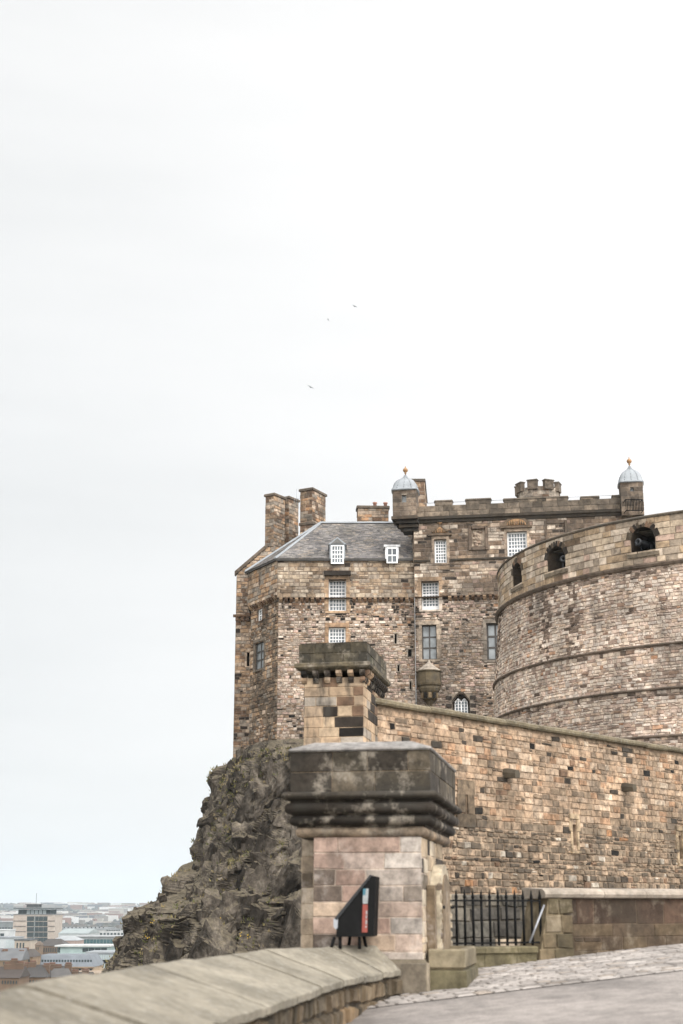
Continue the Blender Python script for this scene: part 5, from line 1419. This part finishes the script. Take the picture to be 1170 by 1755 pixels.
# ------------------------------------------------------------------ cobbled setts
BPX = [(560, 1790), (640, 1728), (700, 1721), (830, 1707), (900, 1692), (1000, 1679), (1170, 1664), (1400, 1645)]
BPT = [gpx(*p) for p in BPX]
def border(x):
    for a, b_ in zip(BPT, BPT[1:]):
        if a.x <= x <= b_.x: return a.y + (b_.y - a.y) * (x - a.x) / (b_.x - a.x)
    return BPT[0].y if x < BPT[0].x else BPT[-1].y
go = Vector((BPT[1].x, BPT[1].y)); gd = (Vector((BPT[6].x, BPT[6].y)) - go).normalized(); ge = Vector((-gd.y, gd.x))
def gS(u, v, d=0):
    p = go + gd * u + ge * v
    return Vector((p.x, p.y, ground(p.x, p.y) + .006 + d))
def in_setts(u, v):
    p = go + gd * u + ge * v
    if v < 0 or p.y > 22.9: return False
    k = min(range(NS), key=lambda i: (LS[i][1] - p.y) ** 2)
    return p.x > LS[k][0] - .12 if p.y < 18 else p.x > .5
mb = MB()
masonry(mb, gS, -1.5, 8.5, 0, 8.4, (.135, .145), (.20, .27), (.009, .013), .024, .003, .012, lambda u, v, r: pick(r, [(4, C(164, 157, 151)), (4, C(155, 148, 142)), (2, C(143, 136, 130)), (1, C(172, 165, 159)), (.8, C(152, 141, 130))]), (), rng, poly=in_setts)
for a in range(100):
    for b_ in range(86):
        u, v = -1.5 + a * .1, b_ * .1
        if in_setts(u + .05, v + .05): mb.quad(gS(u, v, .002), gS(u + .1, v, .002), gS(u + .1, v + .1, .002), gS(u, v + .1, .002), C(84, 77, 69))
setts = mb.build('cobbles', M['setts']); tag(setts, kind='structure')

# ================================================================== BIRDS
def bird(x, y, Y, span, roll, yaw, label, fold=.25):
    c = W(x, y, Y); mb = MB(); s = span / 2
    cr, sr = math.cos(roll), math.sin(roll); cy, sy = math.cos(yaw), math.sin(yaw)
    def T(px, py, pz):
        px, py = px * cy - py * sy, px * sy + py * cy
        px, pz = px * cr - pz * sr, px * sr + pz * cr
        return (c.x + px, c.y + py, c.z + pz)
    L = span * .42
    body = [(.0, -L * .55, .005), (.035, -L * .42, .0), (.062, -L * .15, 0), (.055, L * .15, 0), (.025, L * .4, 0)]
    k = span / 1.0
    mb.rings([[T(r * k * math.cos(a), yy, zz_ + r * k * math.sin(a)) for a in [2 * math.pi * i / 8 for i in range(8)]] for r, yy, zz_ in [(max(q[0], .006), q[1], q[2]) for q in body]], None, True, True, True)
    o = mb.build('bird', M['feather']); tag(o, label, 'bird', 'birds gliding in the sky')
    for sg in (-1, 1):
        w = MB(); pts = [(0.02, -.16, .02), (.45, -.24, .12 * fold * 4), (1.0, .02, .06 * fold), (.55, .02, .1 * fold * 4), (.02, .14, .02)]
        up = [T(sg * p[0] * s, p[1] * s, p[2] * s + .012 * span) for p in pts]; dn = [T(sg * p[0] * s, p[1] * s, p[2] * s - .004 * span) for p in pts]
        w.prism(up, dn); w.build('wing', M['feather'], o)
    t = MB(); pts = [(-.03, L * .35), (.03, L * .35), (.07, L * .75), (-.07, L * .75)]
    t.prism([T(p[0] * k, p[1], .008) for p in pts], [T(p[0] * k, p[1], -.004) for p in pts]); t.build('tail', M['feather'], o)
    return o
bird(607.5, 525, 150, .72, math.radians(-20), .35, 'topmost of three small dark birds gliding high in the pale sky')
bird(562, 548, 165, .60, math.radians(-54), .9, 'smallest and faintest of three birds, left of the topmost one', .4)
bird(532, 663.5, 140, .82, math.radians(-28), .15, 'lowest of three birds in the sky, wings stretched above the chimneys', .15)

# ================================================================== TOWN BELOW
rng = random.Random(77)
ZG = -45.0
K_ALB = 0.52
wincache = {}
def win_mesh(w, h, mat):
    key = (round(w, 2), round(h, 2), mat)
    if key not in wincache:
        me = bpy.data.meshes.new('window')
        x, z, d = w / 2, h / 2, .12
        v = [(-x, -d, -z), (x, -d, -z), (x, -d, z), (-x, -d, z), (-x, .05, -z), (x, .05, -z), (x, .05, z), (-x, .05, z)]
        me.from_pydata(v, [], [(0, 1, 2, 3), (4, 7, 6, 5), (0, 4, 5, 1), (1, 5, 6, 2), (2, 6, 7, 3), (3, 7, 4, 0)])
        me.materials.append(M[mat]); wincache[key] = me
    return wincache[key]
def put_window(parent, loc, w, h, mat='cityglass', name='window'):
    o = bpy.data.objects.new(name, win_mesh(w, h, mat)); COL.objects.link(o)
    o.parent = parent; o.location = Vector(loc) - WL[parent.name]; WL[o.name] = Vector(loc); return o
def building(name, label, x0, x1, yt, Y, dep, col, roof='flat', roofcol=None, wins=None, group=None, roof_h=2.5, cat='building', ov=.3):
    a, b_ = W(x0, yt, Y), W(x1, yt, Y); zt = a.z; w = b_.x - a.x; cx = (a.x + b_.x) / 2
    t = thing(name, (cx, Y + dep / 2, ZG), label, cat, group)
    mb = MB(); mb.box((cx, Y + dep / 2, ZG), w, dep, zt - ZG, 0, col); mb.build('wall', M['attr'], t)
    rc = roofcol or C(130, 132, 134); mb = MB()
    if roof == 'flat':
        mb.box((cx, Y + dep / 2, zt), w + 2 * ov, dep + 2 * ov, .5, 0, rc); 
    elif roof == 'gable':
        p = [(a.x - ov, Y - ov, zt), (a.x - ov, Y + dep + ov, zt), (a.x - ov, Y + dep / 2, zt + roof_h)]
        mb.prism(p, [(q[0] + w + 2 * ov, q[1], q[2]) for q in p], rc)
    elif roof == 'hip':
        k = min(w * .25, dep * .45)
        mb.rings([[(a.x - ov, Y - ov, zt), (b_.x + ov, Y - ov, zt), (b_.x + ov, Y + dep + ov, zt), (a.x - ov, Y + dep + ov, zt)], [(a.x + k, Y + dep / 2 - .3, zt + roof_h), (b_.x - k, Y + dep / 2 - .3, zt + roof_h), (b_.x - k, Y + dep / 2 + .3, zt + roof_h), (a.x + k, Y + dep / 2 + .3, zt + roof_h)]], rc, True)
    elif roof == 'mansard':
        mb.rings([[(a.x - ov, Y - ov, zt), (b_.x + ov, Y - ov, zt), (b_.x + ov, Y + dep + ov, zt), (a.x - ov, Y + dep + ov, zt)], [(a.x + 1.5, Y + 2, zt + roof_h), (b_.x - 1.5, Y + 2, zt + roof_h), (b_.x - 1.5, Y + dep - 2, zt + roof_h), (a.x + 1.5, Y + dep - 2, zt + roof_h)]], rc, True)
    ro = mb.build('roof', M['attr'], t)
    if wins:
        for (xa, xb, ya, yb, n, m_, fw, fh, mat) in wins:       # pixel box, columns, rows, fill fractions
            pa, pb = W(xa, ya, Y), W(xb, yb, Y); ww, hh = (pb.x - pa.x) / n, (pa.z - pb.z) / m_
            for i in range(n):
                for j in range(m_): put_window(t, (pa.x + ww * (i + .5), Y, pb.z + hh * (j + .5)), ww * fw, hh * fh, mat)
    return t, ro, zt, a, b_
STONE = C(190, 168, 142); PALE = C(214, 208, 200); WHITE = C(226, 230, 230); GREYB = C(168, 172, 176); BRN = C(128, 106, 88)
M['whitewin'] = plain('pale_glazing', C(200, 214, 216), .3); M['tealwin'] = glass_mat('teal_glazing', (0.03, 0.075, 0.08), .3)
# the tall office block
YO = 860
t, ro, zt, a, b_ = building('office_tower', 'tall beige panelled office block with dark glass centre and flat overhanging roof', 23, 94, 1568, YO, 24, C(206, 192, 178), wins=None, roofcol=C(150, 150, 150))
for j in range(7):
    p0 = W(46, 1570 + j * 9.1, YO); p1 = W(58, 1570 + (j + 1) * 9.1, YO); put_window(t, ((p0.x + p1.x) / 2, YO, (p0.z + p1.z) / 2), p1.x - p0.x - .15, p0.z - p1.z - .35)
    p0 = W(59, 1570 + j * 9.1, YO); p1 = W(81, 1570 + (j + 1) * 9.1, YO)
    for q_ in range(3):
        w_ = (p1.x - p0.x) / 3; put_window(t, (p0.x + w_ * (q_ + .5), YO, (p0.z + p1.z) / 2), w_ - .12, p0.z - p1.z - .35)
mb = MB()
for y in (1579, 1588, 1597):
    for xa, xb in ((23, 44), (82, 94)):
        p0, p1 = W(xa, y, YO), W(xb, y, YO); mb.box(((p0.x + p1.x) / 2, YO - .1, p0.z), p1.x - p0.x - .1, .3, .35, 0, C(110, 104, 98))
p0, p1 = W(57.6, 1569, YO), W(59, 1633, YO); mb.box(((p0.x + p1.x) / 2, YO - .25, p1.z), .5, .4, p0.z - p1.z, 0, C(150, 156, 156))
mb.build('panel_joints', M['attr'], t)
pa, pb = W(30, 1559, YO), W(85, 1568, YO)
mb = MB(); mb.box(((pa.x + pb.x) / 2, YO + 11, pb.z + .5), pb.x - pa.x, 18, pa.z - pb.z - .5, 0, C(74, 90, 94)); pent = mb.build('penthouse', M['attr'], t)
for k in range(8): put_window(pent, (pa.x + (pb.x - pa.x) * (k + .5) / 8, YO + 2, (pa.z + pb.z) / 2), (pb.x - pa.x) / 8 - .5, 2.3, 'cityglass' if k in (0, 1, 7) else 'whitewin')
pa, pb = W(24, 1555.5, YO), W(94, 1558, YO)
mb = MB(); mb.box(((pa.x + pb.x) / 2, YO + 11, pb.z), pb.x - pa.x, 26, .7, 0, C(96, 106, 106)); mb.build('roof_canopy', M['attr'], t)
pa, pb = W(41, 1550.5, YO), W(62, 1555.5, YO)
mb = MB(); mb.box(((pa.x + pb.x) / 2, YO + 11, pb.z), pb.x - pa.x, 8, pa.z - pb.z, 0, C(92, 98, 98))
mb.box(((pa.x + pb.x) / 2, YO + 11, pa.z), pb.x - pa.x + 1.5, 9, .3, 0, C(70, 76, 76)); mb.tube((W(56, 1553, YO).x, YO + 9, pa.z), (W(57, 1530, YO).x, YO + 9, W(57, 1530, YO).z), .12, 5, C(120, 120, 120)); mb.build('roof_plant', M['attr'], t)

building('office_block', 'low grey glazed office block left of the tall tower', -40, 22, 1581, 900, 22, C(150, 158, 160), roofcol=C(170, 174, 176), wins=[(-38, 22, 1588, 1604, 12, 2, .8, .6, 'cityglass')])
building('white_block', 'small white cube building before the grey offices at the left edge', -25, 16, 1594.5, 760, 14, WHITE, roofcol=WHITE, wins=[(-20, 8, 1599, 1606, 3, 1, .7, .8, 'cityglass')])
building('finned_building', 'white building with narrow vertical fins at the left edge', -30, 25, 1608, 640, 18, C(216, 222, 224), roofcol=C(160, 166, 170), wins=[(10, 25, 1610, 1630, 6, 1, .5, .95, 'whitewin')])
building('stone_office', 'pale stone office with tall narrow dark windows below the tower', 25, 50, 1612, 600, 16, C(200, 186, 168), roofcol=C(96, 100, 102), wins=[(27, 42, 1615, 1632, 3, 1, .45, .9, 'cityglass')])
building('long_hall', 'long low grey roofed hall behind the tower with roof vents', 95, 182, 1592, 1000, 40, C(176, 182, 184), roofcol=C(160, 165, 168), wins=[(95, 116, 1594, 1601, 6, 1, .5, .8, 'cityglass'), (100, 180, 1588.6, 1591.6, 12, 1, .3, .9, 'cityglass')])
building('white_terrace', 'white office with strip windows beside the crag', 156, 214, 1594, 900, 20, C(216, 218, 218), roofcol=C(160, 166, 168), wins=[(158, 212, 1598, 1603, 9, 1, .6, .7, 'cityglass'), (182, 206, 1592, 1595.5, 6, 1, .8, .8, 'cityglass')])
building('pale_roofed_hall', 'wide hall with pale green grey roof in front of the long hall', 100, 150, 1600, 820, 40, C(200, 206, 206), roofcol=C(178, 188, 188), roof='gable', roof_h=2.4, wins=None)
building('station_building', 'flat roofed building with dark teal glass strip beside the crag', 128, 212, 1606, 760, 30, C(180, 184, 184), roofcol=C(186, 189, 190), wins=[(131, 211, 1609, 1618, 14, 1, .88, .8, 'tealwin')], ov=.8)
building('pink_block', 'low pinkish building with a grey roof right of the tower foot', 88, 131, 1612, 700, 20, C(186, 164, 154), roofcol=C(186, 190, 192), wins=None, roof='hip', roof_h=2)
building('brown_tenement', 'brown stone tenement with busy roofline at the tower foot', 64, 108, 1621, 560, 16, C(128, 106, 88), roof='hip', roofcol=C(84, 78, 74), roof_h=2.4, wins=[(70, 104, 1623, 1633, 9, 1, .45, .7, 'cityglass')])
building('glazed_pavilion', 'pale green pavilion with a thin white flat roof and dark glass', 99, 184, 1622.5, 520, 18, C(190, 212, 210), roofcol=C(226, 228, 226), wins=[(141, 183, 1624.5, 1632, 4, 1, .93, .9, 'cityglass'), (99, 103, 1623.5, 1633, 1, 1, .8, .9, 'cityglass')], ov=1.0)
building('brick_annex', 'reddish brick building between the pavilion and the crag', 183, 214, 1622, 560, 16, C(150, 118, 98), roofcol=C(150, 140, 130), wins=[(184, 204, 1624, 1631, 5, 1, .5, .6, 'cityglass')])
building('metal_clad_building', 'building with ribbed metal cladding above a dark band beside the crag', 148, 200, 1634, 450, 16, C(176, 182, 186), roofcol=C(176, 182, 186), wins=[(155, 199, 1636, 1645, 11, 1, .8, .95, 'whitewin'), (160, 200, 1645.2, 1651, 1, 1, 1, 1, 'iron'), (160, 192, 1652, 1668, 6, 2, .9, .93, 'whitewin')])
# market hall with long glazed mansard roof
t, ro, zt, a, b_ = building('market_hall', 'long stone market hall with glazed grey mansard roof and row of roof windows', 55, 160, 1657, 420, 18, C(204, 178, 148), roof='mansard', roofcol=C(134, 141, 148), roof_h=W(100, 1637, 421).z - W(100, 1657, 420).z, wins=[(128, 158, 1660, 1664, 5, 1, .6, .8, 'cityglass'), (95, 124, 1663, 1667, 5, 1, .4, .8, 'cityglass')])
for k in range(20):
    x = 62 + k * 4.9; p = W(x, 1648.5, 420.2); put_window(ro, (p.x, 420 + .75, p.z), .42, 1.1, 'cityglass', 'roof_window'); 
mb = MB(); p0, p1 = W(54, 1657, 420), W(161, 1659, 420); mb.box(((p0.x + p1.x) / 2, 419.6, p1.z), p1.x - p0.x, .8, .35, 0, C(160, 136, 110)); mb.build('cornice', M['attr'], t)
def old_house(label, x0, x1, yt, Y, rh, roofcol, col, chims, wins=None, roof='gable'):
    t, ro, zt, a, b_ = building('tenement_house', label, x0, x1, yt, Y, 11, col, roof=roof, roofcol=roofcol, roof_h=rh, wins=wins, group='old stone houses below the parapet')
    for cx, h in chims:
        p = W(cx, yt, Y); mb = MB(); mb.box((p.x, Y + 4.5, zt), 1.5, 1.0, h, 0, C(118, 94, 74)); mb.box((p.x, Y + 4.5, zt + h), 1.7, 1.2, .2, 0, C(130, 108, 90))
        ch = mb.build('chimney', M['attr'], ro)
        for q_ in (-.45, 0, .45): mb2 = MB() if q_ == -.45 else mb2; mb2.lathe((p.x + q_, Y + 4.5, zt + h + .2), [(.17, 0), (.14, .45)], 8, C(122, 90, 74))
        mb2.build('chimney_pots', M['attr'], ch) if False else None
        for q_ in (-.45, 0, .45):
            m3 = MB(); m3.lathe((p.x + q_, Y + 4.5, zt + h + .2), [(.17, 0), (.14, .45)], 8, C(122, 90, 74))
        tp = MB(); tp.box((p.x, Y + 4.5, zt + h + .205), 1.4, .5, .4, 0, C(122, 90, 74), .08); pp = tp.build('chimney', M['attr'], ro); pp.name = 'chimney_pots'
    return t
old_house('pedimented stone building with two tall windows beside the market hall', 36, 56, 1640, 410, 2.0, C(92, 84, 78), C(164, 138, 108), [(38, 1.8)], [(42, 52, 1644, 1655, 2, 1, .5, .9, 'cityglass')], 'hip')
old_house('grey roofed stone house with small dormer at the left edge', -20, 35, 1646, 400, 3.0, C(120, 122, 124), C(150, 128, 102), [(1, 2.2), (14, 1.6), (30, 2.0)], [(4, 30, 1648, 1655, 5, 1, .35, .8, 'cityglass')])
old_house('brown slate house with orange chimney pots low at the left edge', -20, 32, 1676, 330, 2.2, C(82, 72, 66), C(130, 106, 84), [(4, 2.6), (15, 3.4), (26, 2.8)], [(2, 30, 1680, 1687, 6, 1, .4, .8, 'cityglass')])
old_house('dark slate roofed house between two chimney stacks', 33, 78, 1675, 345, 2.6, C(76, 72, 70), C(136, 110, 86), [(36, 2.6), (48, 3.0), (72, 2.4)], [(38, 76, 1679, 1686, 7, 1, .4, .8, 'cityglass')], 'hip')
old_house('house with pale ridged slate roof right of the chimney stacks', 79, 118, 1675, 350, 2.4, C(104, 101, 99), C(146, 118, 92), [(82, 2.6), (93, 2.2), (110, 2.6)], None, 'hip')
old_house('small brown house nearest the pale apartment ground beside the crag', 119, 150, 1681, 350, 1.8, C(86, 76, 68), C(146, 118, 92), [(122, 1.8), (140, 2.0)], None)
building('sandstone_block', 'plain sandstone block filling the gap before the crag', 121, 168, 1671, 380, 14, C(196, 172, 146), roofcol=C(186, 164, 140), wins=[(126, 160, 1674, 1678, 6, 1, .4, .8, 'cityglass')])
building('stone_gatehouse', 'small narrow stone building with a low cap roof at the tower foot', 60, 68, 1620, 540, 6, C(150, 128, 106), roof='hip', roofcol=C(120, 104, 88), roof_h=1.4, wins=[(61.5, 66.5, 1623, 1628, 2, 1, .4, .9, 'cityglass')])
# distant suburbs and trees reading as one mass
mb = MB()
def hill_z(X, Y):
    e = sstep((Y - 2600) / 5600 * 25 / 17) if Y > 2600 else 0
    n = noise.fractal(Vector((X * 0.0011, Y * 0.0006, 3.1)), 1.0, 2.0, 5) * 0.5 + 0.5
    return -46 + e * (Y / 2437 * 1.5 + 44 + 16 * n) + 5 * n if Y > 2600 else ZG
for k in range(3000):
    Y = 1000 + 4600 * rng.random() ** 1.1; X = Y * rng.uniform(-.30, -.09)
    if noise.noise(Vector((X * .003, Y * .0012, 1.0))) < -.1: continue
    w = rng.uniform(10, 34) * (1 + (Y > 3000) * .8); h = rng.uniform(4, 11) * (1 + (Y > 3000) * .5)
    mb.box((X, Y, hill_z(X, Y) - 2), w, 12, h + 2, rng.uniform(-.3, .3), rng.choice([C(190, 182, 170), C(226, 222, 216), C(140, 132, 122), C(236, 236, 234), C(100, 102, 106), C(150, 110, 90)]))
tag(mb.build('suburbs', M['attr']), 'distant mass of small houses fading towards the hills', 'houses', kind='stuff')
mb = MB()
for k in range(3200):
    Y = 950 + 5600 * rng.random() ** 1.1; X = Y * rng.uniform(-.30, -.09); r = rng.uniform(5, 12) * (1 if Y < 3000 else .6)
    mb.lathe((X, Y, hill_z(X, Y) - 1), [(r * .5, 0), (r, r * .5), (r * .9, r * .9), (r * .4, r * 1.3)], 6, rng.choice([C(52, 56, 44), C(66, 66, 52), C(84, 74, 62)]), rng.random(), False)
tag(mb.build('woodland', M['attr']), 'distant bare woodland between the houses', 'trees', kind='stuff')

# ================================================================== HAZE
mb = MB(); mb.box((0, 3900, -60), 19000, 11200, 250, 0)
hz_m = bpy.data.materials.new('haze'); hz_m.use_nodes = True; nt = hz_m.node_tree
nt.nodes.clear(); o = nt.nodes.new('ShaderNodeOutputMaterial'); pv = nt.nodes.new('ShaderNodeVolumePrincipled')
pv.inputs['Color'].default_value = (0.80, 0.92, 1.0, 1); pv.inputs['Density'].default_value = 0.00008; pv.inputs['Anisotropy'].default_value = 0.0
nt.links.new(pv.outputs[0], o.inputs['Volume'])
hz = mb.build('haze', hz_m); tag(hz, 'pale damp air over the town', 'haze', kind='stuff')
